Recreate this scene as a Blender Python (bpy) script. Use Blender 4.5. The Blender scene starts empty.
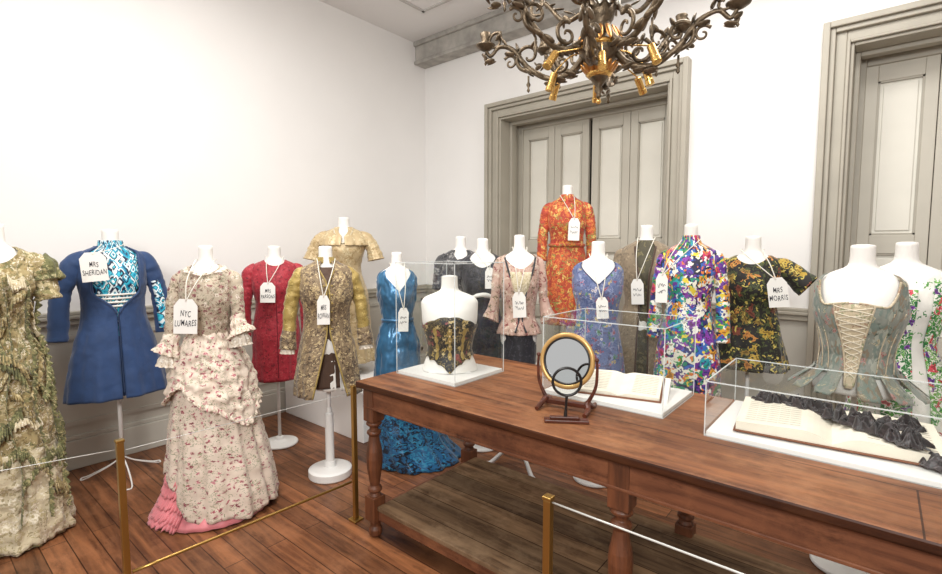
import bpy, bmesh, math, random
from mathutils import Vector, Matrix, noise
random.seed(3)
S=bpy.context.scene
try: S.view_settings.view_transform='Standard'
except Exception: pass
PI=math.pi
def hexc(h):
    h=h.lstrip('#'); r=[int(h[i:i+2],16)/255 for i in (0,2,4)]
    return tuple((c/12.92 if c<=.04045 else ((c+.055)/1.055)**2.4) for c in r)+(1,)
# ---------------- materials
def newmat(name):
    m=bpy.data.materials.new(name); m.use_nodes=True
    nt=m.node_tree; b=nt.nodes['Principled BSDF']; return m,nt,b
def N(nt,t,**k):
    n=nt.nodes.new(t)
    for a,v in k.items():
        if a.startswith('i_'):
            kk=a[2:]
            n.inputs[int(kk) if kk.isdigit() else kk.replace('_',' ')].default_value=v
        else: setattr(n,a,v)
    return n
def MT(nt,op,a,b=None,c=None):
    n=N(nt,'ShaderNodeMath',operation=op)
    for i,x in enumerate((a,b,c)):
        if x is None: continue
        if isinstance(x,(int,float)): n.inputs[i].default_value=x
        else: nt.links.new(x,n.inputs[i])
    return n.outputs[0]
def plain(name,col,rough=.6,metal=0,bump=0,bs=40,var=0,spec=.5,vs=4):
    m,nt,b=newmat(name); c=hexc(col)
    b.inputs['Base Color'].default_value=c; b.inputs['Roughness'].default_value=rough
    b.inputs['Metallic'].default_value=metal
    b.inputs['Specular IOR Level'].default_value=spec
    L=nt.links.new; tc=N(nt,'ShaderNodeTexCoord')
    if var:
        n=N(nt,'ShaderNodeTexNoise',i_Scale=vs,i_Detail=6.0); L(tc.outputs['Object'],n.inputs['Vector'])
        r=N(nt,'ShaderNodeValToRGB'); r.color_ramp.elements[0].position=.3; r.color_ramp.elements[1].position=.7
        r.color_ramp.elements[0].color=tuple(x*(1-var) for x in c[:3])+(1,)
        r.color_ramp.elements[1].color=tuple(min(1,x*(1+var)) for x in c[:3])+(1,)
        L(n.outputs['Fac'],r.inputs['Fac']); L(r.outputs['Color'],b.inputs['Base Color'])
    if bump:
        n=N(nt,'ShaderNodeTexNoise',i_Scale=bs,i_Detail=4.0); L(tc.outputs['Object'],n.inputs['Vector'])
        bp=N(nt,'ShaderNodeBump',i_Strength=bump,i_Distance=.01); L(n.outputs['Fac'],bp.inputs['Height']); L(bp.outputs['Normal'],b.inputs['Normal'])
    return m
def cramp(nt,fac,cols):
    rp=N(nt,'ShaderNodeValToRGB'); rp.color_ramp.interpolation='CONSTANT'
    e=rp.color_ramp.elements; e[0].color=hexc(cols[0]); e.remove(e[1])
    for k in range(1,len(cols)):
        q=e.new(k/len(cols)); q.color=hexc(cols[k])
    nt.links.new(fac,rp.inputs['Fac']); return rp.outputs['Color']
def fabric(name,base,layers,rough=.75,bump=.35,sheen=0.2,metal=0,var=.12):
    """layers: (cols, scale, threshold, warp, cover, stretch[, petals])"""
    m,nt,b=newmat(name); L=nt.links.new
    tc=N(nt,'ShaderNodeTexCoord'); src=tc.outputs['Object']; uv=tc.outputs['UV']
    c=hexc(base)
    n0=N(nt,'ShaderNodeTexNoise',i_Scale=9.0,i_Detail=4.0); L(src,n0.inputs['Vector'])
    r0=N(nt,'ShaderNodeValToRGB'); r0.color_ramp.elements[0].position=.3; r0.color_ramp.elements[1].position=.7
    r0.color_ramp.elements[0].color=tuple(x*(1-var) for x in c[:3])+(1,)
    r0.color_ramp.elements[1].color=tuple(min(1,x*(1+var)) for x in c[:3])+(1,)
    L(n0.outputs['Fac'],r0.inputs['Fac']); cur=r0.outputs['Color']
    for i,ly in enumerate(layers):
        cols,sc,th,warp,cover,st=ly[:6]; pet=ly[6] if len(ly)>6 else 0
        mp=N(nt,'ShaderNodeMapping'); mp.inputs['Location'].default_value=(i*3.7+1,i*1.3+2,0); mp.inputs['Scale'].default_value=st
        L(uv,mp.inputs['Vector'])
        wn=N(nt,'ShaderNodeTexNoise',i_Scale=sc*1.3,i_Detail=2.0); L(mp.outputs[0],wn.inputs['Vector'])
        s1=N(nt,'ShaderNodeVectorMath',operation='SUBTRACT'); L(wn.outputs['Color'],s1.inputs[0]); s1.inputs[1].default_value=(.5,.5,.5)
        s2=N(nt,'ShaderNodeVectorMath',operation='SCALE'); L(s1.outputs[0],s2.inputs[0]); s2.inputs['Scale'].default_value=warp/sc*5
        s3=N(nt,'ShaderNodeVectorMath',operation='ADD'); L(mp.outputs[0],s3.inputs[0]); L(s2.outputs[0],s3.inputs[1])
        v=N(nt,'ShaderNodeTexVoronoi',voronoi_dimensions='2D',i_Scale=sc); L(s3.outputs[0],v.inputs['Vector'])
        sep=N(nt,'ShaderNodeSeparateColor'); L(v.outputs['Color'],sep.inputs[0])
        d=v.outputs['Distance']; thr=th
        if pet:
            df=N(nt,'ShaderNodeVectorMath',operation='SUBTRACT'); L(s3.outputs[0],df.inputs[0]); L(v.outputs['Position'],df.inputs[1])
            sx=N(nt,'ShaderNodeSeparateXYZ'); L(df.outputs[0],sx.inputs[0])
            an=MT(nt,'ARCTAN2',sx.outputs[1],sx.outputs[0]); an=MT(nt,'MULTIPLY_ADD',an,float(pet),MT(nt,'MULTIPLY',sep.outputs[2],6.0))
            thr=MT(nt,'MULTIPLY_ADD',MT(nt,'COSINE',an),th*.28,th*.82)
        msk=MT(nt,'MULTIPLY',MT(nt,'LESS_THAN',d,thr),MT(nt,'LESS_THAN',sep.outputs[1],cover))
        col=cramp(nt,sep.outputs[0],cols)
        if pet:
            cen=MT(nt,'LESS_THAN',d,th*.36)
            mm=N(nt,'ShaderNodeMix',data_type='RGBA',blend_type='MULTIPLY'); L(cen,mm.inputs[0]); L(col,mm.inputs[6]); mm.inputs[7].default_value=(.45,.4,.35,1); col=mm.outputs[2]
        mx=N(nt,'ShaderNodeMix',data_type='RGBA'); L(msk,mx.inputs[0]); L(cur,mx.inputs[6]); L(col,mx.inputs[7])
        cur=mx.outputs[2]
    L(cur,b.inputs['Base Color'])
    b.inputs['Roughness'].default_value=rough; b.inputs['Metallic'].default_value=metal
    b.inputs['Sheen Weight'].default_value=sheen
    nb=N(nt,'ShaderNodeTexNoise',i_Scale=60.0,i_Detail=5.0); L(src,nb.inputs['Vector'])
    bp=N(nt,'ShaderNodeBump',i_Strength=bump,i_Distance=.006); L(nb.outputs['Fac'],bp.inputs['Height']); L(bp.outputs['Normal'],b.inputs['Normal'])
    return m
O1=(1,1,1)
def psychedelic(name,cols,sc,rings=5,warp=.35,rough=.6,st=O1,metric='EUCLIDEAN'):
    m,nt,b=newmat(name); L=nt.links.new; tc=N(nt,'ShaderNodeTexCoord')
    mp=N(nt,'ShaderNodeMapping'); mp.inputs['Scale'].default_value=st; L(tc.outputs['UV'],mp.inputs['Vector'])
    wn=N(nt,'ShaderNodeTexNoise',i_Scale=sc*.7,i_Detail=1.0); L(mp.outputs[0],wn.inputs['Vector'])
    s2=N(nt,'ShaderNodeVectorMath',operation='SCALE'); L(wn.outputs['Color'],s2.inputs[0]); s2.inputs['Scale'].default_value=warp
    s3=N(nt,'ShaderNodeVectorMath',operation='ADD'); L(mp.outputs[0],s3.inputs[0]); L(s2.outputs[0],s3.inputs[1])
    v=N(nt,'ShaderNodeTexVoronoi',voronoi_dimensions='2D',distance=metric,i_Scale=sc); L(s3.outputs[0],v.inputs['Vector'])
    sep=N(nt,'ShaderNodeSeparateColor'); L(v.outputs['Color'],sep.inputs[0])
    fl=MT(nt,'FLOOR',MT(nt,'MULTIPLY',v.outputs['Distance'],float(rings)))
    fr=MT(nt,'FRACT',MT(nt,'MULTIPLY_ADD',fl,.37,sep.outputs[0]))
    L(cramp(nt,fr,cols),b.inputs['Base Color']); b.inputs['Roughness'].default_value=rough
    return m
def wood(name,dark,light,rough=.4,axis='X',plank=None,sc=1.0,spec=.5,wear=None,pc=(.66,1.3)):
    m,nt,b=newmat(name); L=nt.links.new; tc=N(nt,'ShaderNodeTexCoord')
    mp=N(nt,'ShaderNodeMapping')
    st={'X':(1.2,14,14),'Y':(14,1.2,14),'Z':(14,14,1.2)}[axis]
    mp.inputs['Scale'].default_value=tuple(x*sc for x in st); L(tc.outputs['Object'],mp.inputs['Vector'])
    n=N(nt,'ShaderNodeTexNoise',i_Scale=1.6,i_Detail=8.0,i_Roughness=.64,i_Distortion=.6); L(mp.outputs[0],n.inputs['Vector'])
    r=N(nt,'ShaderNodeValToRGB'); r.color_ramp.elements[0].position=.30; r.color_ramp.elements[1].position=.68
    r.color_ramp.elements[0].color=hexc(dark); r.color_ramp.elements[1].color=hexc(light)
    L(n.outputs['Fac'],r.inputs['Fac']); cur=r.outputs['Color']
    if wear:
        n2=N(nt,'ShaderNodeTexNoise',i_Scale=3.5,i_Detail=9.0,i_Roughness=.72); L(tc.outputs['Object'],n2.inputs['Vector'])
        r2=N(nt,'ShaderNodeValToRGB'); r2.color_ramp.elements[0].position=.48; r2.color_ramp.elements[1].position=.74
        r2.color_ramp.elements[0].color=(0,0,0,1); r2.color_ramp.elements[1].color=(.8,.8,.8,1); L(n2.outputs['Fac'],r2.inputs['Fac'])
        mx=N(nt,'ShaderNodeMix',data_type='RGBA'); L(r2.outputs[0],mx.inputs[0]); L(cur,mx.inputs[6]); mx.inputs[7].default_value=hexc(wear); cur=mx.outputs[2]
        # dark stains and scratches
        n3=N(nt,'ShaderNodeTexNoise',i_Scale=7.0,i_Detail=10.0,i_Roughness=.75); mp3=N(nt,'ShaderNodeMapping'); mp3.inputs['Location'].default_value=(4,7,2); mp3.inputs['Scale'].default_value=(.6,1.5,1.5)
        L(tc.outputs['Object'],mp3.inputs['Vector']); L(mp3.outputs[0],n3.inputs['Vector'])
        r3=N(nt,'ShaderNodeValToRGB'); r3.color_ramp.elements[0].position=.30; r3.color_ramp.elements[1].position=.46
        r3.color_ramp.elements[0].color=(.45,.40,.36,1); r3.color_ramp.elements[1].color=(1,1,1,1); L(n3.outputs['Fac'],r3.inputs['Fac'])
        m3=N(nt,'ShaderNodeMix',data_type='RGBA',blend_type='MULTIPLY'); m3.inputs[0].default_value=1; L(cur,m3.inputs[6]); L(r3.outputs[0],m3.inputs[7]); cur=m3.outputs[2]
    if plank:
        br=N(nt,'ShaderNodeTexBrick',i_Scale=1.0); br.offset=.37; br.inputs['Brick Width'].default_value=plank[0]; br.inputs['Row Height'].default_value=plank[1]
        br.inputs['Mortar Size'].default_value=.0025; br.inputs['Color1'].default_value=(pc[0],)*3+(1,); br.inputs['Color2'].default_value=(pc[1],pc[1]*.97,pc[1]*.93,1)
        br.inputs['Mortar'].default_value=(.2,.15,.12,1); L(tc.outputs['Object'],br.inputs['Vector'])
        mx=N(nt,'ShaderNodeMix',data_type='RGBA',blend_type='MULTIPLY'); mx.inputs[0].default_value=1
        L(cur,mx.inputs[6]); L(br.outputs['Color'],mx.inputs[7]); cur=mx.outputs[2]
    L(cur,b.inputs['Base Color']); b.inputs['Roughness'].default_value=rough; b.inputs['Specular IOR Level'].default_value=spec
    bp=N(nt,'ShaderNodeBump',i_Strength=.3,i_Distance=.005); L(n.outputs['Fac'],bp.inputs['Height']); L(bp.outputs['Normal'],b.inputs['Normal'])
    return m
def acrylic(name,fac=.07,tint=(.97,.985,.98,1)):
    m=bpy.data.materials.new(name); m.use_nodes=True; nt=m.node_tree; nt.nodes.clear(); L=nt.links.new
    o=N(nt,'ShaderNodeOutputMaterial'); t=N(nt,'ShaderNodeBsdfTransparent'); t.inputs[0].default_value=tint
    g=N(nt,'ShaderNodeBsdfGlossy'); g.inputs['Roughness'].default_value=.02
    lw=N(nt,'ShaderNodeLayerWeight',i_Blend=.25); mm=N(nt,'ShaderNodeMath',operation='MULTIPLY_ADD'); mm.inputs[1].default_value=.35; mm.inputs[2].default_value=fac*.3
    L(lw.outputs['Fresnel'],mm.inputs[0])
    mx=N(nt,'ShaderNodeMixShader'); L(mm.outputs[0],mx.inputs[0]); L(t.outputs[0],mx.inputs[1]); L(g.outputs[0],mx.inputs[2]); L(mx.outputs[0],o.inputs[0])
    return m
def edgemat(name):
    m=bpy.data.materials.new(name); m.use_nodes=True; nt=m.node_tree; nt.nodes.clear(); L=nt.links.new
    o=N(nt,'ShaderNodeOutputMaterial'); t=N(nt,'ShaderNodeBsdfTransparent')
    g=N(nt,'ShaderNodeBsdfDiffuse'); g.inputs[0].default_value=(.8,.84,.83,1)
    mx=N(nt,'ShaderNodeMixShader'); mx.inputs[0].default_value=.5; L(t.outputs[0],mx.inputs[1]); L(g.outputs[0],mx.inputs[2]); L(mx.outputs[0],o.inputs[0])
    return m
# ---------------- mesh builder
def smooth(me,on=True):
    me.polygons.foreach_set('use_smooth',[on]*len(me.polygons)); me.update()
def catmull(keys,n):
    out=[];K=len(keys)
    for i in range(n):
        u=i/(n-1)*(K-1); j=min(int(u),K-2); t=u-j
        p0=keys[max(j-1,0)];p1=keys[j];p2=keys[j+1];p3=keys[min(j+2,K-1)]
        out.append(tuple(.5*((2*b)+(-a+c)*t+(2*a-5*b+4*c-d)*t*t+(-a+3*b-3*c+d)*t**3) for a,b,c,d in zip(p0,p1,p2,p3)))
    return out
class MB:
    def __init__(s): s.v=[];s.f=[];s.uv=None
    def add(s,v,f):
        o=len(s.v); s.v+= [tuple(p) for p in v]; s.f+=[tuple(i+o for i in q) for q in f]; return s
    def box(s,lo,hi):
        x0,y0,z0=lo;x1,y1,z1=hi
        return s.add([(x0,y0,z0),(x1,y0,z0),(x1,y1,z0),(x0,y1,z0),(x0,y0,z1),(x1,y0,z1),(x1,y1,z1),(x0,y1,z1)],
         [(0,3,2,1),(4,5,6,7),(0,1,5,4),(1,2,6,5),(2,3,7,6),(3,0,4,7)])
    def lathe(s,prof,c=(0,0,0),seg=24,mat=None):
        v=[];f=[]
        for r,z in prof:
            for k in range(seg):
                a=2*PI*k/seg; p=Vector((r*math.cos(a),r*math.sin(a),z))
                if mat is not None: p=mat@p
                v.append((p[0]+c[0],p[1]+c[1],p[2]+c[2]))
        for i in range(len(prof)-1):
            for k in range(seg):
                k2=(k+1)%seg; f.append((i*seg+k,i*seg+k2,(i+1)*seg+k2,(i+1)*seg+k))
        f.append(tuple(range(seg))[::-1]); f.append(tuple((len(prof)-1)*seg+k for k in range(seg)))
        return s.add(v,f)
    def tube(s,path,rad,seg=8,rows=None,fold=None,wr=0,cap=True,flat=1,seed=0):
        K=len(path); rows=rows or K*4
        if not hasattr(rad,'__len__'): rad=[rad]*K
        pts=catmull([tuple(p)+(r,) for p,r in zip(path,rad)],rows)
        v=[];f=[]; up=None
        for i,p in enumerate(pts):
            a=Vector(pts[max(i-1,0)][:3]);b=Vector(pts[min(i+1,rows-1)][:3]); t=(b-a)
            if t.length<1e-9: t=Vector((0,0,1))
            t.normalize()
            if up is None:
                up=Vector((0,1,0)) if abs(t.y)<.9 else Vector((1,0,0))
            sd=t.cross(up)
            if sd.length<1e-6: sd=t.cross(Vector((1,0,0)))
            sd.normalize(); up=sd.cross(t).normalized()
            for k in range(seg):
                an=2*PI*k/seg; r=max(p[3],.0004)
                if fold: r*=1+fold[1]*(i/(rows-1))**1.3*math.sin(fold[0]*an+seed)
                if wr:
                    q=Vector((p[0]*14+math.cos(an)*.8,p[1]*14+math.sin(an)*.8,p[2]*38+seed)); r+=wr*noise.noise(q)
                w=Vector(p[:3])+sd*math.cos(an)*r+up*math.sin(an)*r*flat
                v.append(tuple(w))
        for i in range(rows-1):
            for k in range(seg):
                k2=(k+1)%seg; f.append((i*seg+k,i*seg+k2,(i+1)*seg+k2,(i+1)*seg+k))
        if cap: f.append(tuple(range(seg))[::-1]); f.append(tuple((rows-1)*seg+k for k in range(seg)))
        return s.add(v,f)
    def ell(s,c,r,mat=None,seg=12,rings=8):
        v=[];f=[]
        for i in range(rings+1):
            ph=PI*i/rings
            for k in range(seg):
                a=2*PI*k/seg; rr=max(math.sin(ph),.001)
                p=Vector((r[0]*rr*math.cos(a),r[1]*rr*math.sin(a),r[2]*math.cos(ph)))
                if mat is not None: p=mat@p
                v.append(tuple(p+Vector(c)))
        for i in range(rings):
            for k in range(seg):
                k2=(k+1)%seg; f.append((i*seg+k,(i+1)*seg+k,(i+1)*seg+k2,i*seg+k2))
        return s.add(v,f)
    def obj(s,name,mat,parent=None,loc=None,sm=False,bevel=0,label=None,cat=None,kind=None,center=False,thick=0,group=None):
        v=s.v
        if center and v:
            xs=[p[0] for p in v];ys=[p[1] for p in v];zs=[p[2] for p in v]
            loc=((min(xs)+max(xs))/2,(min(ys)+max(ys))/2,min(zs)); v=[(p[0]-loc[0],p[1]-loc[1],p[2]-loc[2]) for p in v]
        me=bpy.data.meshes.new(name); me.from_pydata(v,[],s.f); me.update()
        uvl=me.uv_layers.new(name='UVMap'); uvs=s.uv or [(p[0]+p[1]*.3,p[2]) for p in v]
        buf=[0.0]*(len(me.loops)*2); vi=[0]*len(me.loops); me.loops.foreach_get('vertex_index',vi)
        for i,k in enumerate(vi): buf[2*i],buf[2*i+1]=uvs[k]
        uvl.data.foreach_set('uv',buf)
        if sm: smooth(me)
        o=bpy.data.objects.new(name,me); S.collection.objects.link(o)
        if mat: me.materials.append(mat)
        if loc: o.location=loc
        if parent: o.parent=parent
        if thick:
            q=o.modifiers.new('s','SOLIDIFY'); q.thickness=thick; q.offset=0
        if bevel:
            q=o.modifiers.new('b','BEVEL'); q.width=bevel; q.segments=2; q.limit_method='ANGLE'
        if label: o['label']=label
        if cat: o['category']=cat
        if kind: o['kind']=kind
        if group: o['group']=group
        return o
def empty(name,loc,rot=0,label=None,cat=None,group=None):
    e=bpy.data.objects.new(name,None); S.collection.objects.link(e); e.location=loc; e.rotation_euler=(0,0,rot); e.empty_display_size=.1
    if label: e['label']=label
    if cat: e['category']=cat
    if group: e['group']=group
    return e
# ================= ROOM
XL,YB,ZC=-4.2,4.2,3.85
mwall=plain('white_plaster','#efedea',.9,bump=.05,bs=25,var=.015,vs=2,spec=.2)
mceil=plain('ceiling_paint','#eceae8',.9,spec=.2)
mtaupe=plain('taupe_paint','#aaa496',.5,bump=.08,bs=30,var=.06)
mdoorf=plain('door_frame_paint','#c1bcae',.5,var=.04)
mdoorp=plain('door_panel_paint','#e4e1d5',.5,var=.03)
mbeam=plain('weathered_beam','#a9a59e',.8,bump=.6,bs=12,var=.25,vs=9)
mwains=plain('wainscot_paint','#bcb8ad',.5,var=.04)
mdark=plain('door_gap_shade','#4a443b',.8)
mfloor=wood('floor_boards','#432517','#94613f',.36,'X',(2.3,.105),wear='#a06e4e',spec=.4,pc=(.68,1.3))
MB().box((XL-.2,-2.5,-.1),(3.5,YB+.6,0)).obj('floor',mfloor,kind='structure')
MB().box((XL-.1,-2.5,0),(XL,YB+.1,ZC)).obj('wall_left',mwall,kind='structure')
D=[(-3.24,-1.22),(-.365,1.655)]
w=MB()
cw=.17; ci=cw-.05; top=3.0-ci
xs=[XL,D[0][0]+ci,D[0][1]-ci,D[1][0]+ci,D[1][1]-ci,3.5]
w.box((xs[0],YB,0),(xs[1],YB+.1,ZC)); w.box((xs[2],YB,0),(xs[3],YB+.1,ZC)); w.box((xs[4],YB,0),(xs[5],YB+.1,ZC))
w.box((xs[1],YB,top),(xs[2],YB+.1,ZC)); w.box((xs[3],YB,top),(xs[4],YB+.1,ZC))
w.obj('wall_back',mwall,kind='structure')
MB().box((3.5,-2.5,0),(3.6,YB+.1,ZC)).obj('wall_right',mwall,kind='structure')
MB().box((XL-.1,-2.5,ZC),(3.6,YB+.1,ZC+.1)).obj('ceiling',mceil,kind='structure')
b=MB().box((XL,YB-.16,3.62),(3.5,YB,ZC)); b.box((XL,YB-.19,3.8),(3.5,YB,ZC)); b.box((XL,YB-.18,3.6),(3.5,YB,3.64)); b.obj('trim_1',mbeam,kind='structure',bevel=.01)
b=MB(); 
for (x0,x1,y0,y1) in [(-3.6,3,3.55,3.58),(-3.6,-3.57,-1,3.58)]: b.box((x0,y0,ZC-.012),(x1,y1,ZC))
b.obj('trim_2',plain('ceiling_line','#c5c2be',.8),kind='structure')
def wains(x0,x1,name_r,n):
    b=MB(); b.box((x0,YB-.02,0),(x1,YB,1.03)); b.obj('trim_%d'%n,mwains,kind='structure')
    b=MB(); b.box((x0,YB-.06,1.03),(x1,YB,1.055)); b.box((x0,YB-.045,.99),(x1,YB,1.03)); b.box((x0,YB-.05,1.055),(x1,YB,1.08)); b.obj('trim_%d'%(n+1),mtaupe,kind='structure',bevel=.006)
    b=MB(); b.box((x0,YB-.05,0),(x1,YB,.2)); b.box((x0,YB-.04,.2),(x1,YB,.23)); b.obj('baseboard_%s'%name_r,mwains,kind='structure',bevel=.006)
wains(XL,D[0][0],'back',3); wains(D[0][1],D[1][0],'middle',5); wains(D[1][1],3.5,'far',7)
b=MB(); b.box((XL,-2.5,0),(XL+.02,YB,1.03))
y=-2.3
while y<4:
    b.box((XL+.02,y,.30),(XL+.032,y+.03,.92)); b.box((XL+.02,y+1.17,.30),(XL+.032,y+1.2,.92)); b.box((XL+.02,y,.30),(XL+.032,y+1.2,.33)); b.box((XL+.02,y,.89),(XL+.032,y+1.2,.92)); y+=1.3
b.obj('trim_9',mwains,kind='structure')
b=MB(); b.box((XL,-2.5,1.03),(XL+.06,YB,1.055)); b.box((XL,-2.5,.99),(XL+.045,YB,1.03)); b.box((XL,-2.5,1.055),(XL+.05,YB,1.08)); b.obj('trim_10',mtaupe,kind='structure',bevel=.006)
b=MB(); b.box((XL,-2.5,0),(XL+.05,YB,.2)); b.box((XL,-2.5,.2),(XL+.04,YB,.23)); b.obj('baseboard_left',mwains,kind='structure',bevel=.006)
YD=YB+.3
for n,(x0,x1) in enumerate(D):
    b=MB()
    def frame(o0,o1,ya,yb):
        b.box((x0+o0,ya,0),(x0+o1,yb,3.0-o0)); b.box((x1-o1,ya,0),(x1-o0,yb,3.0-o0)); b.box((x0+o1,ya,3.0-o1),(x1-o1,yb,3.0-o0))
    frame(0,.04,YB-.10,YB-.001); frame(.04,.07,YB-.075,YB-.001); frame(.07,.13,YB-.045,YB-.001); frame(.13,.15,YB-.065,YB+.02); frame(.15,cw,YB-.04,YD+.09)
    frame(cw,cw+.03,YB+.12,YB+.2)
    frame(cw,cw+.06,YD-.02,YD+.09)
    b.obj('trim_%d'%(11+n),mtaupe,kind='structure',bevel=.006)
    a0=x0+cw+.055; a1=x1-cw-.055; mid=(a0+a1)/2; zt=3.0-cw-.05
    MB().box((x0+cw-.1,YD+.10,0),(x1-cw+.1,YD+.14,3)).obj('trim_%d'%(13+n),mdark,kind='structure')  # backing sheet behind the leaves; gap shade is put into its dark colour
    fr=MB();pn=MB();ml=MB()
    W=(a1-a0-.03)/4
    for s_ in [a0,a0+W,mid+.015,mid+.015+W]:
        s0=s_+.002;s1=s_+W-.002; st=.07
        fr.box((s0,YD,0.02),(s0+st,YD+.045,zt-.005)); fr.box((s1-st,YD,.02),(s1,YD+.045,zt-.005))
        rails=[(.02,.2),(.78,.9),(1.47,1.6),(zt-.12,zt-.005)]
        for r0,r1 in rails: fr.box((s0+st,YD,r0),(s1-st,YD+.045,r1))
        for (r0,r1) in [(.2,.78),(.9,1.47),(1.6,zt-.12)]:
            pn.box((s0+st,YD+.025,r0),(s1-st,YD+.04,r1)); pn.box((s0+st+.03,YD+.015,r0+.03),(s1-st-.03,YD+.026,r1-.03))
            ml.box((s0+st,YD+.006,r0),(s0+st+.012,YD+.03,r1)); ml.box((s1-st-.012,YD+.006,r0),(s1-st,YD+.03,r1)); ml.box((s0+st,YD+.006,r0),(s1-st,YD+.03,r0+.012)); ml.box((s0+st,YD+.006,r1-.012),(s1-st,YD+.03,r1))
    d=fr.obj('door_%d'%(n+1),mdoorf,kind='structure',bevel=.004)
    pn.obj('door_panel',mdoorp,parent=d,bevel=.004); ml.obj('panel_moulding',mtaupe,parent=d)
# ================= TABLE
mttop=wood('table_top_wood','#4e2c1a','#986340',.46,'X',(3.4,.30),wear='#ab7a55',spec=.28,pc=(.86,1.12))
mtleg=wood('table_leg_wood','#3e2316','#7a482c',.45,'Z')
mtapr=wood('table_apron_wood','#44261a','#835238',.5,'X',wear='#935f40',spec=.3)
mshelf=wood('table_shelf_wood','#453122','#957759',.7,'X',(1.9,.15),wear='#a88c6e',spec=.2,pc=(.66,1.25))
TX0,TX1,TY0,TY1,TH=-2.03,.80,1.51,2.41,.83
AB=TH-.142
tb=empty('wooden_table',(TX0,TY0,0),label='long dark brown wooden table with turned legs and lower shelf',cat='table')
def T(b,name,mat,**k):
    b.v=[(p[0]-TX0,p[1]-TY0,p[2]) for p in b.v]; return b.obj(name,mat,parent=tb,**k)
T(MB().box((TX0,TY0,TH-.035),(TX1,TY1,TH)),'table_top',mttop,bevel=.008)
b=MB(); b.box((TX0+.03,TY0+.035,AB),(TX1-.03,TY0+.065,TH-.036)); b.box((TX0+.03,TY1-.065,AB),(TX1-.03,TY1-.035,TH-.036)); b.box((TX0+.03,TY0+.04,AB),(TX0+.06,TY1-.04,TH-.036)); b.box((TX1-.06,TY0+.04,AB),(TX1-.03,TY1-.04,TH-.036))
b.box((TX0+.025,TY0+.028,AB),(TX1-.025,TY0+.04,AB+.014))
T(b,'apron',mtapr,bevel=.004)
for lx in (TX0+.062,-.64,TX1-.062):
    for ly in (TY0+.068,TY1-.068):
        b=MB(); h=.038
        b.box((lx-h,ly-h,.62),(lx+h,ly+h,TH-.037))
        prof=[(.03,.62),(.04,.61),(.04,.60),(.024,.59),(.022,.575),(.036,.565),(.038,.555),(.026,.54),(.030,.51),(.040,.46),(.043,.42),(.040,.37),(.030,.31),(.024,.275),(.036,.265),(.038,.25),(.026,.24),(.034,.22)]
        b.lathe(prof[::-1],(lx,ly,0),20)
        b.box((lx-h,ly-h,.09),(lx+h,ly+h,.22)); b.lathe([(.024,0),(.034,.015),(.036,.04),(.026,.06),(.032,.09)],(lx,ly,0),18)
        T(b,'leg',mtleg,bevel=.003)
b=MB(); b.box((TX0+.10,TY0+.05,.152),(TX1-.10,TY1-.05,.175)); T(b,'lower_shelf',mshelf,bevel=.004)
b=MB(); b.box((TX0+.102,TY0+.055,.10),(TX1-.102,TY0+.085,.15)); b.box((TX0+.102,TY1-.085,.10),(TX1-.102,TY1-.055,.15)); b.box((TX0+.05,TY0+.108,.10),(TX0+.08,TY1-.108,.15)); T(b,'stretcher',mtapr,bevel=.004)
# ================= CASES
mac=acrylic('clear_acrylic'); med=edgemat('acrylic_edge'); mboard=plain('white_board','#eeece8',.5)
def case(x0,x1,y0,y1,h,label):
    e=empty('display_case',(x0,y0,TH),label=label,cat='display case',group='clear display cases on the table')
    X=x1-x0;Y=y1-y0
    MB().box((.004,.004,.001),(X-.004,Y-.004,.018)).obj('base',mboard,parent=e,bevel=.002)
    p=MB(); v=[(0,0,0),(X,0,0),(X,Y,0),(0,Y,0),(0,0,h),(X,0,h),(X,Y,h),(0,Y,h)]
    p.add(v,[(4,5,6,7),(0,1,5,4),(1,2,6,5),(2,3,7,6),(3,0,4,7)]); p.obj('cover',mac,parent=e)
    r=MB(); t=.0018
    for a,c in [(0,1),(1,2),(2,3),(3,0),(4,5),(5,6),(6,7),(7,4),(0,4),(1,5),(2,6),(3,7)]:
        A=v[a];C=v[c]; lo=[min(A[i],C[i])-t for i in range(3)]; hi=[max(A[i],C[i])+t for i in range(3)]; lo[2]=max(lo[2],.0005); r.box(lo,hi)
    r.obj('cover_edge',med,parent=e)
    return e
case(-1.98,-1.56,1.75,2.15,.60,'tall clear acrylic case covering a black embroidered corset')
case(-1.18,-.63,1.94,2.36,.36,'medium clear acrylic case over an open book')
case(-.455,.55,1.86,2.34,.20,'long low clear acrylic case over an open book and dark fabric')
# ================= MANNEQUINS
BODY=[(.80,.150,.115),(.88,.165,.128),(.96,.145,.112),(1.04,.120,.095),(1.12,.133,.110),(1.22,.158,.138),(1.30,.163,.120),(1.355,.165,.092),(1.39,.145,.075),(1.412,.105,.064),(1.43,.066,.057),(1.45,.050,.049),(1.53,.046,.046)]
def interp(keys,z):
    if z<=keys[0][0]: return keys[0][1:]
    if z>=keys[-1][0]: return keys[-1][1:]
    for j in range(len(keys)-1):
        if keys[j][0]<=z<=keys[j+1][0]: break
    a=keys[j];b=keys[j+1];h=b[0]-a[0]; t=(z-a[0])/h
    p=keys[max(j-1,0)];q=keys[min(j+2,len(keys)-1)]; out=[]
    for i in range(1,len(a)):
        m0=(b[i]-p[i])/(b[0]-p[0])*h; m1=(q[i]-a[i])/(q[0]-a[0])*h
        d=b[i]-a[i]
        m0=max(min(m0,3*d),0) if d>=0 else min(max(m0,3*d),0)
        m1=max(min(m1,3*d),0) if d>=0 else min(max(m1,3*d),0)
        t2=t*t;t3=t2*t
        out.append((2*t3-3*t2+1)*a[i]+(t3-2*t2+t)*m0+(-2*t3+3*t2)*b[i]+(t3-t2)*m1)
    return out
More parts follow.
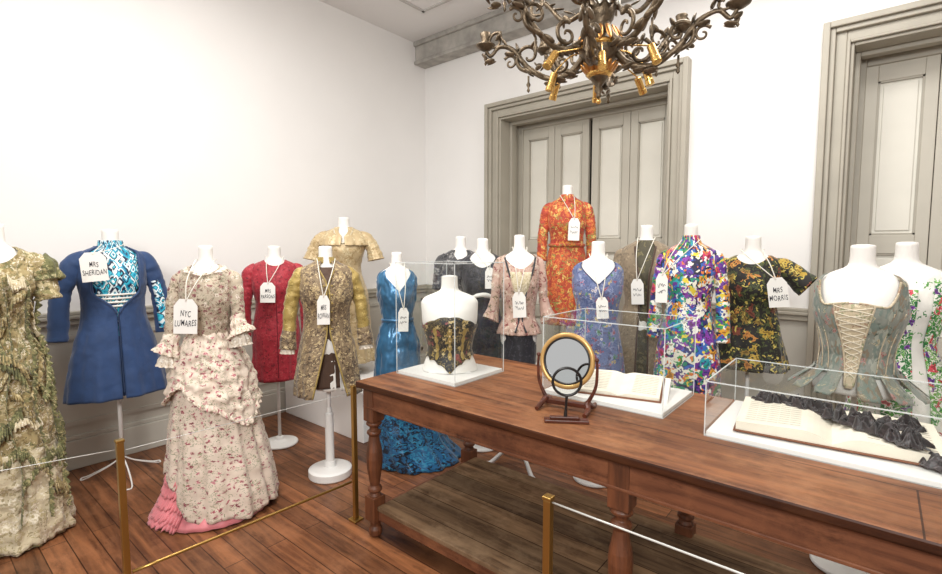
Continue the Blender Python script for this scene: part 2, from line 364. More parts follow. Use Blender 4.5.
def PR(skirt,off=.012,cut=1.04):
    sk=[k+(0,)*(5-len(k)) for k in skirt]
    return sorted([k for k in sk]+[(z,rx+off,ry+off,0,0) for z,rx,ry in BODY if z>=cut])
mform=plain('mannequin_jersey','#efece6',.7,bump=.1,bs=80)
mpole=plain('white_metal','#e9e7e3',.35)
class Man:
    def __init__(s,x,y,z0,H,off,label,stand='disk',sx=1.0,lo=.80,name='dressed_mannequin',cat='mannequin',fy=1.0):
        s.x=x;s.y=y;s.z0=z0; s.kz=(H-z0)/1.53; s.kx=sx; s.ky=sx*fy; s.rot=math.atan2(-x,y)+math.radians(off)
        s.e=empty(name,(x,y,z0),s.rot,label,cat); s.seed=random.random()*50
        v=[];f=[];seg=40;rows=54
        zs=[lo+(1.53-lo)*i/(rows-1) for i in range(rows)]
        for z in zs:
            rx,ry=interp(BODY,z)
            for k in range(seg):
                a=2*PI*k/seg; v.append((rx*.97*math.sin(a)*s.kx,-ry*.97*math.cos(a)*s.ky,z*s.kz))
        for r_,dz in ((.040,.004),(.02,.007)):
            for k in range(seg):
                a=2*PI*k/seg; v.append((r_*math.sin(a)*s.kx,-r_*math.cos(a)*s.ky,(1.53+dz)*s.kz))
        R=rows+2
        for i in range(R-1):
            for k in range(seg):
                k2=(k+1)%seg; f.append((i*seg+k,i*seg+k2,(i+1)*seg+k2,(i+1)*seg+k))
        f.append(tuple(range(seg))[::-1]); f.append(tuple((R-1)*seg+k for k in range(seg)))
        MB().add(v,f).obj('torso_form',mform,parent=s.e,sm=True)
        if stand=='disk':
            MB().lathe([(.012,.02),(.012,lo*s.kz+.02)],seg=14).obj('pole',mpole,parent=s.e,sm=True)
            MB().lathe([(.13,.001),(.135,.008),(.13,.018),(.06,.026),(.034,.04),(.026,.06)],seg=36).obj('base',mpole,parent=s.e,bevel=.002)
        if stand=='thick':
            MB().lathe([(.014,.3),(.014,lo*s.kz+.02)],seg=14).obj('pole',mpole,parent=s.e,sm=True)
            MB().lathe([(.028,.04),(.028,.42),(.018,.43),(.018,.46)],seg=20).obj('pole_sleeve',mpole,parent=s.e)
            MB().lathe([(.135,.001),(.14,.008),(.14,.05),(.12,.06),(.04,.066),(.035,.1)],seg=36).obj('base',mpole,parent=s.e,bevel=.002)
        if stand=='wire':
            MB().lathe([(.013,.1),(.013,lo*s.kz+.02)],seg=12).obj('pole',mpole,parent=s.e,sm=True)
            b=MB()
            for k in range(3):
                a=2*PI*k/3+.4; c,n=math.cos(a),math.sin(a); c2,n2=-n,c
                b.tube([(0,0,.14),(c*.08+c2*.02,n*.08+n2*.02,.08),(c*.22+c2*.03,n*.22+n2*.03,.008),(c*.25,n*.25,.006),(c*.22-c2*.03,n*.22-n2*.03,.008),(c*.08-c2*.02,n*.08-n2*.02,.08),(0,0,.14)],.005,6)
            b.obj('base',mpole,parent=s.e,sm=True)
        if stand=='feet':
            MB().lathe([(.011,.12),(.011,lo*s.kz+.02)],seg=12).obj('pole',mpole,parent=s.e,sm=True)
            b=MB()
            for k in range(3):
                a=2*PI*k/3+.9; c,n=math.cos(a),math.sin(a)
                b.tube([(0,0,.16),(c*.06,n*.06,.13),(c*.13,n*.13,.07),(c*.19,n*.19,.014),(c*.23,n*.23,.014)],[.014,.014,.014,.015,.010],8)
            b.obj('base',mpole,parent=s.e,sm=True)
    def fin(s,v): return [(p[0]*s.kx,p[1]*s.ky,p[2]*s.kz) for p in v]
    def cloth(s,name,keys,mat,hem,top=1.428,neck=None,hemf=None,seg=120,rows=64,fold=None,wr=.004,gap=None,thick=.003,label=None,parent=None):
        v=[];f=[];uv=[];cl=gap is None; sg=seg+1
        for i in range(rows):
            t=i/(rows-1); tt=1-(1-t)**1.5
            for k in range(sg):
                if cl: th=-PI+2*PI*k/seg
                else:
                    z=hem+(top-hem)*tt; g=gap(z); th=g+(2*PI-2*g)*k/seg
                thw=th if th<=PI else th-2*PI
                zt=top
                if neck:
                    kind,dr,wd=neck[:3]
                    if kind=='v': zt=top-dr*max(0,1-abs(thw)/wd)
                    elif kind=='s': zt=top-dr*math.exp(-(thw/wd)**2)
                    elif kind=='f': zt=neck[3](thw)
                zh=hem+(hemf(thw) if hemf else 0)
                z=zh+(zt-zh)*tt
                rx,ry,cx,cy=interp(keys,z)
                add=0; C=math.cos(th);Sn=math.sin(th)
                if fold:
                    n_,am,zs=fold
                    q=max(0,min(1,(zs-z)/max(zs-hem,.01)))**1.1
                    wv=math.sin(n_*th+3.2*noise.noise(Vector((C*1.5,Sn*1.5,z*1.0+s.seed))))
                    add+=am*q*(.8*wv+.35*math.sin(round(2.3*n_)*th+s.seed+2*z))
                if wr:
                    add+=wr*noise.noise(Vector((C*2.6,Sn*2.6,z*11))+Vector((s.seed,0,0)))+wr*.8*noise.noise(Vector((C*6,Sn*6,z*30+s.seed)))
                v.append((cx+(rx+add)*Sn,cy-(ry+add)*C,z)); uv.append((th*(.17+.1*max(0,1-z))*s.kx+s.seed,z))
        for i in range(rows-1):
            for k in range(seg):
                k2=k+1
                f.append((i*sg+k,i*sg+k2,(i+1)*sg+k2,(i+1)*sg+k))
        b=MB().add(s.fin(v),f); b.uv=uv
        return b.obj(name,mat,parent=parent or s.e,sm=True,thick=thick,label=label)
    def patch(s,name,keys,mat,z0,z1,a0,a1,off=.005,rows=24,cols=12,parent=None,label=None):
        vs=[];fs=[];uv=[]
        for i in range(rows):
            z=z0+(z1-z0)*i/(rows-1); A=a0(z) if callable(a0) else a0; B=a1(z) if callable(a1) else a1
            oo=off(z) if callable(off) else off
            for k in range(cols+1):
                th=A+(B-A)*k/cols; vs.append(s.surf(keys,th,z,oo)); uv.append((th*.17+s.seed,z))
        for i in range(rows-1):
            for k in range(cols): fs.append((i*(cols+1)+k,i*(cols+1)+k+1,(i+1)*(cols+1)+k+1,(i+1)*(cols+1)+k))
        b=MB().add(s.fin(vs),fs); b.uv=uv
        return b.obj(name,mat,parent=parent or s.e,sm=True,thick=.002,label=label)
    def tube(s,name,path,rad,mat,parent=None,label=None,seg=28,rows=40,thick=.003,cap=False,flat=1,fold=None,wr=.004,sm=True):
        b=MB().tube(path,rad,seg,rows,fold,wr,cap,flat,s.seed); b.v=s.fin(b.v)
        return b.obj(name,mat,parent=parent or s.e,sm=sm,thick=thick,label=label)
    def sleeves(s,mat,L='long',r=(.05,.045,.040,.04),out=.235,fw=-.02,parent=None,name='sleeve',sides=(-1,1),fold=None,zend=None,wr=.007,rows=56,sh=0):
        ends={'long':(.98,.86),'elbow':(1.2,1.12),'short':(1.30,1.24)}[L]
        if zend: ends=(1.4-(1.4-zend)*.55,zend)
        for q in sides:
            s.tube(name,[(q*.125,.0,1.368),(q*(.172+sh),.0,1.335),(q*(.172+sh+(out-.172-sh)*.45),fw*.2,(1.33+ends[0])/2+.02),(q*(.172+sh+(out-.172-sh)*.8),fw*.6,ends[0]),(q*out,fw,ends[1])],[r[0]*.75,r[0],r[1],r[2],r[3]],mat,parent=parent,fold=fold,wr=wr,rows=rows)
    def surf(s,keys,th,z,off=.0):
        rx,ry,cx,cy=interp(keys,z); return (cx+(rx+off)*math.sin(th),cy-(ry+off)*math.cos(th),z)
    def line(s,name,keys,pts,r,mat,off=.003,parent=None,wr=0,flat=1,seg=6,rows=None):
        p=[s.surf(keys,a,z,off) for a,z in pts]
        return s.tube(name,p,r,mat,parent=parent,seg=seg,rows=rows or len(p)*6,thick=0,cap=True,wr=wr,flat=flat)
    def ruffle(s,name,keys,pts,w,mat,parent=None,n=40,amp=.012,off=.01):
        P=catmull(pts,n*6); v=[];f=[];R=7
        for i,(a,z) in enumerate(P):
            ww=w*(1+.35*noise.noise(Vector((i*.12,s.seed,z))))
            for j in range(R):
                t=j/(R-1); o=off+amp*t*(1.1+math.sin(i*2*PI/7+2.5*noise.noise(Vector((i*.05,0,s.seed)))))+.004*math.sin(t*3)
                v.append(s.surf(keys,a,z-ww*t+.005*math.sin(i*.9)*t,o))
        for i in range(len(P)-1):
            for j in range(R-1): f.append((i*R+j,i*R+j+1,(i+1)*R+j+1,(i+1)*R+j))
        return MB().add(s.fin(v),f).obj(name,mat,parent=parent or s.e,sm=True,thick=.002)
def tank(drop,wd,side=.075):
    return ('f',0,0,lambda t: 1.418-drop*max(0,1-abs(t)/wd)-side*math.exp(-((abs(t)-1.57)/.38)**2)-.03*math.exp(-((abs(t)-PI)/.6)**2))
mtag=plain('tag_paper','#f1efe9',.7); mstr=plain('tag_string','#e6e2d6',.8); mink=plain('tag_ink','#2a2a32',.7)
def tag(man,x,z,w=.075,h=.115,tilt=0,text=None,yoff=-.165):
    R=Matrix.Rotation(man.rot,4,'Z'); wp=R@Vector((x,yoff,z*man.kz))+Vector((man.x,man.y,man.z0))
    W=w/2
    o=MB(); pts=[(-W,0),(W,0),(W,h*.8),(W*.55,h),(-W*.55,h),(-W,h*.8)]
    pts=[(a,c-h) for a,c in pts]; t=.0012
    o.add([(a,-t,c) for a,c in pts]+[(a,t,c) for a,c in pts],[tuple(range(6)),tuple(range(6,12))[::-1]]+[(i,i+6,(i+1)%6+6,(i+1)%6) for i in range(6)])
    ob=o.obj('paper_tag',mtag,label='white paper tag with handwriting hung on a string from a mannequin',cat='tag',group='white paper tags on the mannequins')
    ob.location=wp
    ob.rotation_euler=(Matrix.Rotation(man.rot,3,'Z')@Matrix.Rotation(math.radians(tilt),3,'Y')).to_euler()
    inv=(Matrix.Translation(wp)@ob.rotation_euler.to_matrix().to_4x4()).inverted()
    M=Matrix.Translation(Vector((man.x,man.y,man.z0)))@R
    sb=MB(); kx=man.kx
    for q in (-1,1):
        P=[(x,yoff-.002,z*man.kz-.012),(x*.5+q*.034*kx,yoff*.85,(z*.45+1.43*.55)*man.kz),(q*.058*kx,-.048*kx,1.445*man.kz),(q*.062*kx,.02,1.455*man.kz)]
        P=[tuple(inv@(M@Vector(p))) for p in P]; sb.tube(P,.0028,6,16)
    sb.obj('string',mstr,parent=ob,sm=True)
    if text:
        cu=bpy.data.curves.new('t','FONT'); cu.body=text; cu.size=h*.20; cu.align_x='CENTER'; cu.extrude=.0004; cu.space_line=1.1; cu.shear=.1; cu.space_character=1.12; cu.offset=.0001
        to=bpy.data.objects.new('t',cu); S.collection.objects.link(to); bpy.context.view_layer.update()
        me=bpy.data.meshes.new_from_object(to.evaluated_get(bpy.context.evaluated_depsgraph_get())); bpy.data.objects.remove(to)
        xs=[v.co.x for v in me.vertices]; ww=max(xs)-min(xs); k=(w*.90)/ww
        me.transform(Matrix.Translation((0,-.0022,-h*.50))@Matrix.Rotation(PI/2,4,'X')@Matrix.Diagonal((k,max(k,1.25),1,1)))
        for vv in me.vertices: vv.co.z+=.003*math.sin(vv.co.x*110+tilt); 
        me.materials.clear(); me.materials.append(mink)
        l=bpy.data.objects.new('lettering',me); S.collection.objects.link(l); l.parent=ob
    else:
        sc=MB()
        for r_ in range(2):
            zz=-h*.42-r_*h*.2; P=[]
            for k in range(14): P.append((-W*.65+W*1.3*k/13,-.002,zz+random.uniform(-.008,.008)*h/.115))
            sc.tube(P,.0011,5,40)
        sc.obj('handwriting',mink,parent=ob)
    return ob
# --- fabrics
f_gown=fabric('tan_lace','#a8976c',[(['#7c7850','#9a8658','#c7b990','#8a8358'],30,.50,.9,.75,O1),(['#5f5a3c','#8a7950','#ddd2b6','#e4dac2'],60,.34,.8,.6,O1)],.85,1)
f_moss=fabric('moss_ruffle','#6f6f48',[(['#8d8b5e','#545336','#a2966a','#b8ad84'],55,.42,.9,.8,O1)],.9,1)
f_cream=fabric('cream_lace','#d2c6a8',[(['#b3a37a','#ece4d0','#938660'],55,.36,.9,.65,O1)],.85,.8)
f_pale=fabric('pale_netting','#c9bd9f',[(['#b0a27c','#e2d9c4','#9c9070'],34,.42,1.0,.65,O1)],.85,1)
f_tan=fabric('tan_net','#a08e62',[(['#7b6e48','#c8b88e','#6a6242'],70,.36,.7,.7,O1)],.85,.9)
f_denim=fabric('blue_denim','#23406c',[],.7,.3,.25,var=.2)
f_cyan=psychedelic('cyan_print',['#2aa9c9','#e9f3f3','#1b2a4a','#3fc0d6','#dfeef2','#0f7fa3','#16213c'],30,5,.03,.6,(1,.8,1),'MANHATTAN')
f_flor3=fabric('cream_floral','#ddcdbc',[(['#8f9274','#a7a184'],52,.30,1.1,.5,O1),(['#b0606a','#c28086','#964e58','#bd8a88'],38,.29,.3,.58,O1,5)],.7,.25,var=.07)
f_flor3b=fabric('taupe_floral','#b7a994',[(['#827e66','#8e7464'],50,.34,1.0,.65,O1),(['#945f60','#ddd1c2','#7a6353'],38,.34,.3,.7,O1,5)],.7,.25)
f_pink=fabric('pink_satin','#dc8288',[],.45,.2,.4,var=.18)
f_lacew=fabric('white_lace','#e0d5c4',[(['#bfae96','#f6f0e4'],90,.4,.4,.6,O1)],.85,.6)
f_red=fabric('red_lace','#a01d2e',[(['#761020','#bd4048'],52,.36,.4,.7,O1,6)],.6,.6)
f_broc=fabric('brown_brocade','#8a765a',[(['#5f4d3a','#b09a70','#725f48'],30,.42,.8,.75,O1),(['#cbb78d','#45362a'],60,.30,.5,.6,O1)],.6,.5,metal=.1)
f_olive=fabric('olive_gold','#a38b4b',[(['#8a7538','#c5ae68'],44,.34,.8,.5,O1)],.5,.4,metal=.15)
f_brown=fabric('dark_brown','#4a3324',[],.7,.3)
f_gold=fabric('champagne_silk','#c9b288',[(['#ae9467','#ddcda4'],20,.36,1.0,.5,O1)],.42,.2,metal=.12)
f_blue=fabric('teal_satin','#356a90',[],.28,.12,.3,metal=.3,var=.25)
f_bluep=fabric('blue_scroll','#1a5a86',[(['#0b1322','#0e192c','#2a80a6'],15,.42,1.8,.8,O1)],.4,.3)
f_blackp=fabric('black_grey_print','#4b4a4c',[(['#262528','#8a8785'],36,.4,.5,.7,O1)],.7,.3)
f_black=fabric('black_cloth','#25242a',[(['#3d3c44'],50,.3,.4,.6,O1)],.6,.3)
f_peach=fabric('faded_rose','#bf9f90',[(['#8b4a48','#e3d5c3','#85755c'],34,.36,.6,.8,O1,5)],.7,.3)
f_orange=fabric('orange_floral','#b5482c',[(['#8b8a44','#a03226','#d8803f'],30,.42,1.0,.8,O1),(['#dba045','#e07a3c','#e8c470','#c9452e'],26,.38,.4,.75,O1,5)],.7,.2)
f_lav=fabric('denim_blue_print','#66749c',[(['#4f5d88','#8c94b4','#5a5578'],30,.42,1.0,.7,O1),(['#d5d0d8','#a05c70','#c9b478','#5d8a6c','#b9788a'],26,.34,.4,.6,O1,5)],.7,.2)
f_beige=fabric('beige_wool','#8a7a64',[(['#736655','#a09078'],60,.36,.4,.5,O1)],.85,.5)
f_psy=fabric('psychedelic_print','#2a2a6e',[(['#1f8f70','#6c2f8e','#e9e6d6','#2f66b8','#d8772f','#161a3a'],12,.62,1.4,.95,O1),(['#3a9a4a','#8a3aa8','#f0efe2','#e0a030','#c23060','#2aa0b0'],14,.44,.35,.85,O1,6),(['#f0efe2','#141634','#e6cf3e','#5a2a90'],26,.30,.5,.6,O1),(['#e07a2c','#2a9a58','#f3f0e4'],40,.28,.3,.35,O1)],.6,.2,var=.05)
f_dark=fabric('black_floral','#191612',[(['#4b5228','#3d4526'],16,.40,1.3,.7,O1),(['#b99a3c','#8f7430','#c0803a','#7a3a28'],13,.36,.4,.72,O1,6),(['#c9b65a'],30,.22,.5,.5,O1)],.7,.2)
f_corset=fabric('grey_green_silk','#80847a',[(['#6d7a71','#94978a','#80725e'],20,.46,1.2,.85,(1,.5,1)),(['#b5aa8c','#b07f78','#5f6c61'],32,.28,.5,.45,O1,5)],.55,.4,.3)
f_stom=fabric('buff_embroidery','#b8a98e',[(['#9a7a64','#8c8e6c','#d6c9ae'],44,.34,.9,.65,O1)],.7,.4)
f_whitef=fabric('white_cloth_floral','#eceae2',[(['#4f9a3f','#2f7a3a'],22,.26,1.3,.25,O1)],.7,.2)
f_band=fabric('green_embroidery','#e8e8dc',[(['#4f9a3f','#2f7a3a','#6aa848','#1f6a34'],24,.48,1.5,.85,O1),(['#6a2f92','#c0303f','#d84a5a','#7a3aa0'],22,.36,.4,.65,O1,5)],.7,.2)
f_bcorset=fabric('black_gold_embroidery','#121014',[(['#8f7c4c','#a08c58'],40,.28,1.6,.6,O1),(['#d6c088','#9a4a48','#b89f5c'],26,.34,.4,.55,O1,5)],.5,.35)
f_white=fabric('white_cotton','#e9e6df',[],.8,.3)
# 1 tan moss gown
m=Man(-3.39,.365,0,1.62,-4,'dress form in a floor-length tan and moss green ragged lace gown','none',.82)
K=PR([(0,.265,.25),(.3,.235,.22),(.6,.22,.20),(.85,.195,.17),(.96,.165,.138)],.016)
g=m.cloth('gown',K,f_gown,0.01,neck=('s',.08,.7),fold=(15,.014,1.0),wr=.018,label='tan and moss green lace gown',seg=180,rows=130)
m.sleeves(f_gown,'short',(.062,.060,.060,.064),.225,parent=g,zend=1.17,fold=(9,.12),wr=.02)
m.cloth('lower_skirt',[(0,.285,.27,0,0),(.25,.25,.235,0,0),(.5,.24,.22,0,0)],f_pale,.008,top=.47,fold=(16,.018,.47),wr=.022,hemf=lambda t:.02*math.sin(5*t)**2,parent=g,rows=44,label='pale crumpled netting lower skirt')
rr_=random.Random(8)
mats=[f_moss,f_tan,f_cream,f_gown,f_moss,f_tan,f_moss]
for i in range(44):
    z=1.34-1.05*i/44; a=rr_.uniform(-1.6,1.3); ln=rr_.uniform(.3,.8); sl=rr_.uniform(-.22,.22)
    m.ruffle('lace_ruffle',K,[(a+ln*k/4,z+sl*k/4+.014*math.sin(k*2+i)) for k in range(5)],rr_.uniform(.03,.08),mats[i%7],parent=g,amp=.012,off=.006+.005*(i%4),n=10)
for a in (-.95,-.45,.15,.7,1.2): m.ruffle('moss_garland',K,[(a,1.28),(a+.12,1.0),(a-.1,.7),(a+.08,.4),(a,.15)],.026,f_moss,parent=g,amp=.018,off=.016)
for q in (-1,1):
    m.tube('moss_cuff',[(q*.185,0,1.36),(q*.22,0,1.32),(q*.23,-.01,1.26)],[.052,.068,.078],f_moss,parent=g,fold=(11,.16),wr=.02,seg=60)
# 2 blue coat
m=Man(-3.78,.94,0,1.62,10,'dress form in a blue denim coat over a cyan patterned dress','wire',1.0,fy=.84)
K=PR([(.50,.235,.17),(.70,.215,.16),(.88,.18,.135),(.96,.15,.115)],.010)
g=m.cloth('dress',K,f_cyan,.9,top=1.445,wr=.003,label='cyan patterned dress with high collar')
m.cloth('skirt',K,f_denim,.54,top=1.1,fold=(7,.010,.95),wr=.004)
m.cloth('collar',[(1.40,.085,.075,0,0),(1.43,.072,.066,0,0),(1.48,.062,.058,0,0)],f_cyan,1.41,top=1.47,wr=0,rows=10,parent=g)
K2=PR([(.50,.285,.21),(.70,.25,.18),(.88,.21,.155),(.96,.185,.142),(1.04,.170,.134),(1.12,.170,.142)],.026,1.2)
c=m.cloth('coat',K2,f_denim,.53,top=1.435,gap=lambda z:.03+ .68*max(0,min(1,(z-1.06)/.10))+.25*max(0,min(1,(z-1.36)/.06)) ,fold=(8,.014,1.05),wr=.005,label='blue denim coat open at the chest',rows=90)
m.sleeves(f_denim,'long',(.056,.053,.050,.052),.29,parent=c,sides=(-1,),zend=.89,sh=.012)
m.sleeves(f_denim,'long',(.056,.053,.050,.052),.275,parent=c,sides=(1,),zend=.89,sh=.012)
m.tube('sleeve_insert',[(.222,-.050,1.22),(.244,-.058,1.12),(.262,-.066,.92)],[.020,.026,.026],f_cyan,parent=c)
for z in (1.08,1.103,1.126,1.149): m.line('trim_band',K,[(-.70+1.40*k/8,z) for k in range(9)],.006,f_white,.010,parent=g)
m.line('button_placket',K2,[(.0,.56),(0,.8),(0,1.04)],.004,plain('navy','#1c3050',.7),.004,parent=c)
for q in (-1,1): m.line('coat_edging',K2,[(q*(.05+.68*max(0,min(1,(z-1.06)/.10))+.25*max(0,min(1,(z-1.36)/.06))),z) for z in (1.04,1.08,1.12,1.16,1.22,1.3,1.36,1.40,1.425)],.006,f_denim,.004,parent=c)
tag(m,-.125,1.40,.13,.175,-4,'MRS\nSHERIDAN',-.175)
# 3 floral gown
m=Man(-2.91,1.165,0,1.515,-16,'dress form in a cream rose-print gown over pink ruffled underskirt','none',.80)
K=PR([(0,.385,.36,.045,.02),(.25,.345,.325,.035,.02),(.55,.285,.265,.015,.02),(.8,.225,.20,.0,.02),(.95,.150,.13)],.012)
hm=lambda t:.24*math.exp(-((t+1.15)/.60)**2)+.012*math.sin(7*t)
sk=m.cloth('skirt',K,f_flor3,.035,top=1.06,hemf=hm,fold=(13,.018,1.04),wr=.008,seg=160,rows=90,label='cream skirt with small red and pink flowers')
KU=[(0,.385,.36,-.015,.01),(.12,.325,.305,.01,.02),(.25,.29,.27,.02,.02),(.32,.25,.23,.02,.02)]
m.cloth('underskirt',KU,f_pink,.008,top=.31,fold=(22,.006,.3),wr=.006,rows=24,label='pink satin ruffled underskirt')
KR=[(0,.365,.345,-.035,.01),(.12,.325,.305,.0,.02),(.3,.285,.265,.02,.02)]
for zz,ww in ((.285,.07),(.225,.07),(.165,.07),(.11,.07),(.065,.055)): m.ruffle('underskirt_ruffle',KR,[(-2.5+.27*k,zz+.006*math.sin(k)) for k in range(9)],ww,f_pink,amp=.013,off=.006,n=40)
g=m.cloth('bodice',PR([(.96,.14,.11),(1.0,.126,.10)],.013),f_flor3b,.985,neck=('s',.05,.8),wr=.005,hemf=lambda t:-.05*math.exp(-(t/.35)**2),label='taupe floral bodice')
over=[(.50,.315,.295,.01,.02),(.60,.305,.285,.01,.02),(.72,.285,.26,.01,.02),(.84,.255,.225,0,.02),(.93,.205,.175,0,.015),(1.0,.155,.13,0,.01),(1.05,.130,.105,0,0)]
oh=lambda t:.13*math.exp(-(((t+.5))/.35)**2)-.10*math.exp(-((t-.9)/.6)**2)+.02*math.sin(5*t)
m.cloth('overskirt',over,f_flor3,.66,top=1.055,hemf=oh,fold=(17,.013,1.05),wr=.024,label='bunched draped overskirt',rows=80,seg=180)
m.ruffle('overskirt_trim',over,[(-2.6+.26*k,.675+oh(-2.6+.26*k)) for k in range(21)],.03,f_flor3,amp=.012,off=.004,n=50)
m.sleeves(f_flor3b,'elbow',(.052,.047,.043,.041),.208,fw=-.05,parent=g,zend=1.12,sides=(1,))
m.sleeves(f_flor3b,'elbow',(.052,.047,.043,.041),.225,fw=-.05,parent=g,zend=1.02,sides=(-1,))
for q,dz,dx in ((-1,-.10,.017),(1,0,0)):
    m.tube('sleeve_ruffle',[(q*(.205+dx),-.05,1.14+dz),(q*(.214+dx),-.06,1.09+dz),(q*(.232+dx),-.07,1.03+dz)],[.043,.052,.082],f_flor3,parent=g,fold=(10,.2),wr=.014,seg=70)
    m.tube('lace_cuff',[(q*(.208+dx),-.05,1.10+dz),(q*(.22+dx),-.065,1.03+dz),(q*(.228+dx),-.07,.965+dz)],[.038,.046,.066],f_lacew,parent=g,fold=(12,.22),wr=.012,seg=70)
m.cloth('neck_ruffle',[(1.36,.17,.12,0,0),(1.40,.14,.095,0,0),(1.43,.10,.075,0,0)],f_lacew,1.385,top=1.42,neck=('s',.05,.8),fold=(24,.004,1.42),wr=.003,rows=8,parent=g)
tag(m,-.055,1.25,.115,.185,3,'NYC\nLUMARES',-.175)
# 4 red dress
m=Man(-3.5,1.89,0,1.52,2,'dress form in a short red lace dress with long sleeves','disk',.98)
K=PR([(.50,.185,.13),(.7,.178,.13),(.88,.172,.132),(.96,.16,.122),(1.04,.148,.115)],.012,1.12)
g=m.cloth('dress',K,f_red,.52,neck=('s',.04,.6),fold=(8,.006,.9),wr=.004,label='red lace dress')
m.sleeves(f_red,'long',(.052,.045,.040,.042),.222,parent=g,zend=.84)
tag(m,-.055,1.27,.10,.145,2,'MRS\nPARSONS',-.17)
m.line('seam',K,[(.0,.55),(0,.8),(0,1.1)],.003,plain('dark_red','#6e1220',.8),.004,parent=g)
# 5 brocade coat
m=Man(-2.745,1.83,0,1.515,4,'dress form in a brown brocade coat with olive gold sleeves','thick',.93)
K=PR([(.55,.17,.12),(.8,.16,.12),(.96,.14,.11)],.006)
v=m.cloth('waistcoat',K,f_brown,.62,top=1.40,wr=.004,label='dark brown waistcoat')
K2=PR([(.50,.235,.20),(.70,.215,.175),(.88,.188,.15),(.96,.165,.130),(1.04,.155,.122)],.022,1.1)
c=m.cloth('coat',K2,f_broc,.57,top=1.44,gap=lambda z:.03+.5*max(0,(1.0-z)/.45)+.35*max(0,(z-1.32)/.1),fold=(7,.010,1.0),wr=.005,label='brown and gold brocade coat')
for q in (-1,1):
    m.line('coat_edging',K2,[(q*(.05+.5*max(0,(1.0-z)/.45)+.35*max(0,(z-1.32)/.1)),z) for z in [.58+.08*k for k in range(11)]],.006,f_olive,.006,parent=c)
m.sleeves(f_olive,'long',(.052,.047,.044,.042),.250,parent=c,zend=.94,wr=.009)
for q in (-1,1):
    m.tube('cuff',[(q*.247,-.02,1.0),(q*.256,-.02,.94),(q*.262,-.025,.88)],[.045,.050,.054],f_broc,parent=c)
    m.tube('lace_cuff',[(q*.260,-.025,.90),(q*.264,-.03,.85)],[.036,.044],f_lacew,parent=c,fold=(9,.15),rows=14,seg=48)
    for k in range(7): MB().ell(m.fin([m.surf(K2,q*.14,1.34-.055*k,.006)])[0],(.007,.007,.007)).obj('button',f_olive,parent=c,sm=True)
m.cloth('collar',[(1.42,.075,.066,0,0),(1.47,.060,.056,0,0)],f_olive,1.425,top=1.465,gap=lambda z:.3,wr=0,rows=8,parent=c)
m.cloth('white_lining',[(.5,.15,.13,.06,0),(.85,.14,.12,.05,0)],f_white,.60,top=.8,gap=lambda z:.1,wr=.006,fold=(8,.01,.8),rows=16,thick=.002)
tag(m,-.03,1.23,.075,.18,1,'MRS\nROWAN',-.175)
# plinth + 6 champagne
mpl=plain('plinth_paint','#f5f3ef',.6)
MB().box((-4.14,2.3,0),(-3.0,3.05,.40)).obj('display_plinth',mpl,bevel=.006,center=True,label='low white display plinth against the panelled wall',cat='plinth')
m=Man(-3.64,2.62,.401,1.775,-4,'dress form in a champagne gold silk dress with wide collar','disk',1.02)
K=PR([(0.1,.25,.22),(.5,.21,.18),(.8,.19,.16),(.96,.15,.12)],.014)
g=m.cloth('dress',K,f_gold,.12,neck=('v',.16,.6),fold=(10,.013,1.0),wr=.006,label='champagne gold silk dress')
cp=m.cloth('cape_collar',[(1.22,.225,.175,0,0),(1.32,.212,.14,0,0),(1.38,.165,.105,0,0),(1.42,.10,.08,0,0),(1.44,.07,.065,0,0)],f_gold,1.26,top=1.44,neck=('v',.1,.5),gap=lambda z:.05+.2*max(0,(1.40-z)),fold=(10,.008,1.4),wr=.004,rows=24,parent=g)
m.sleeves(f_gold,'elbow',(.06,.058,.058,.07),.27,parent=g,fold=(8,.10))
m.line('neck_band',PR([(.9,.15,.12)],.02),[(-.9,1.425),(-.4,1.38),(0,1.28),(.4,1.38),(.9,1.425)],.006,f_cream,.004,parent=g)
# 7 blue satin
m=Man(-2.58,2.29,0,1.475,8,'dress form in a sleeveless teal blue satin gown with patterned train','none',.80)
K=PR([(0,.36,.32,.14,0),(.15,.31,.27,.08,0),(.42,.235,.2,.02,0),(.7,.20,.16),(.9,.18,.14),(.97,.155,.12)],.010)
g=m.cloth('gown',K,f_blue,.40,neck=tank(.16,.95,.09),fold=(9,.014,1.15),wr=.010,label='teal blue satin gown',rows=80)
m.cloth('train',[(0,.40,.36,.18,0),(.15,.33,.29,.09,0),(.42,.243,.208,.02,0)],f_bluep,.006,top=.43,fold=(9,.022,.42),wr=.010,rows=34,label='blue train with black scroll pattern')
m.line('waist_sash',K,[(-1.5+.25*k,1.05) for k in range(13)],.012,f_blue,.004,parent=g)
tag(m,.02,1.15,.07,.16,2,None,-.16)
# 8,9,10
m=Man(-2.66,3.06,0,1.60,0,'dress form in a grey and black patterned dress','disk',.92)
K=PR([(.6,.2,.16),(.9,.175,.135)],.012)
g=m.cloth('dress',K,f_blackp,.62,neck=('v',.1,.6),fold=(8,.01,.9),wr=.006); m.sleeves(f_blackp,'elbow',(.052,.047,.045,.045),.21,parent=g)
m=Man(-2.27,2.86,0,1.575,0,'dress form in a black dress with low neckline','disk',.92)
K=PR([(.3,.23,.2),(.6,.2,.16),(.9,.175,.135)],.012)
g=m.cloth('dress',K,f_black,.3,neck=('s',.10,.7),fold=(8,.01,.9),wr=.006); m.sleeves(f_black,'short',(.052,.047,.045,.045),.20,parent=g)
m.line('sash',K,[(-1.1,1.10),(-.5,1.12),(0,1.14),(.5,1.12),(1.1,1.1)],.016,f_white,.006,parent=g,wr=.008,seg=10)
tag(m,.05,1.33,.065,.15,0,None,-.16)
m=Man(-1.86,2.74,0,1.59,6,'dress form in a faded rose jacket with black trim','feet',.78)
K=PR([(.84,.21,.18),(.94,.175,.15),(1.0,.14,.12)],.014)
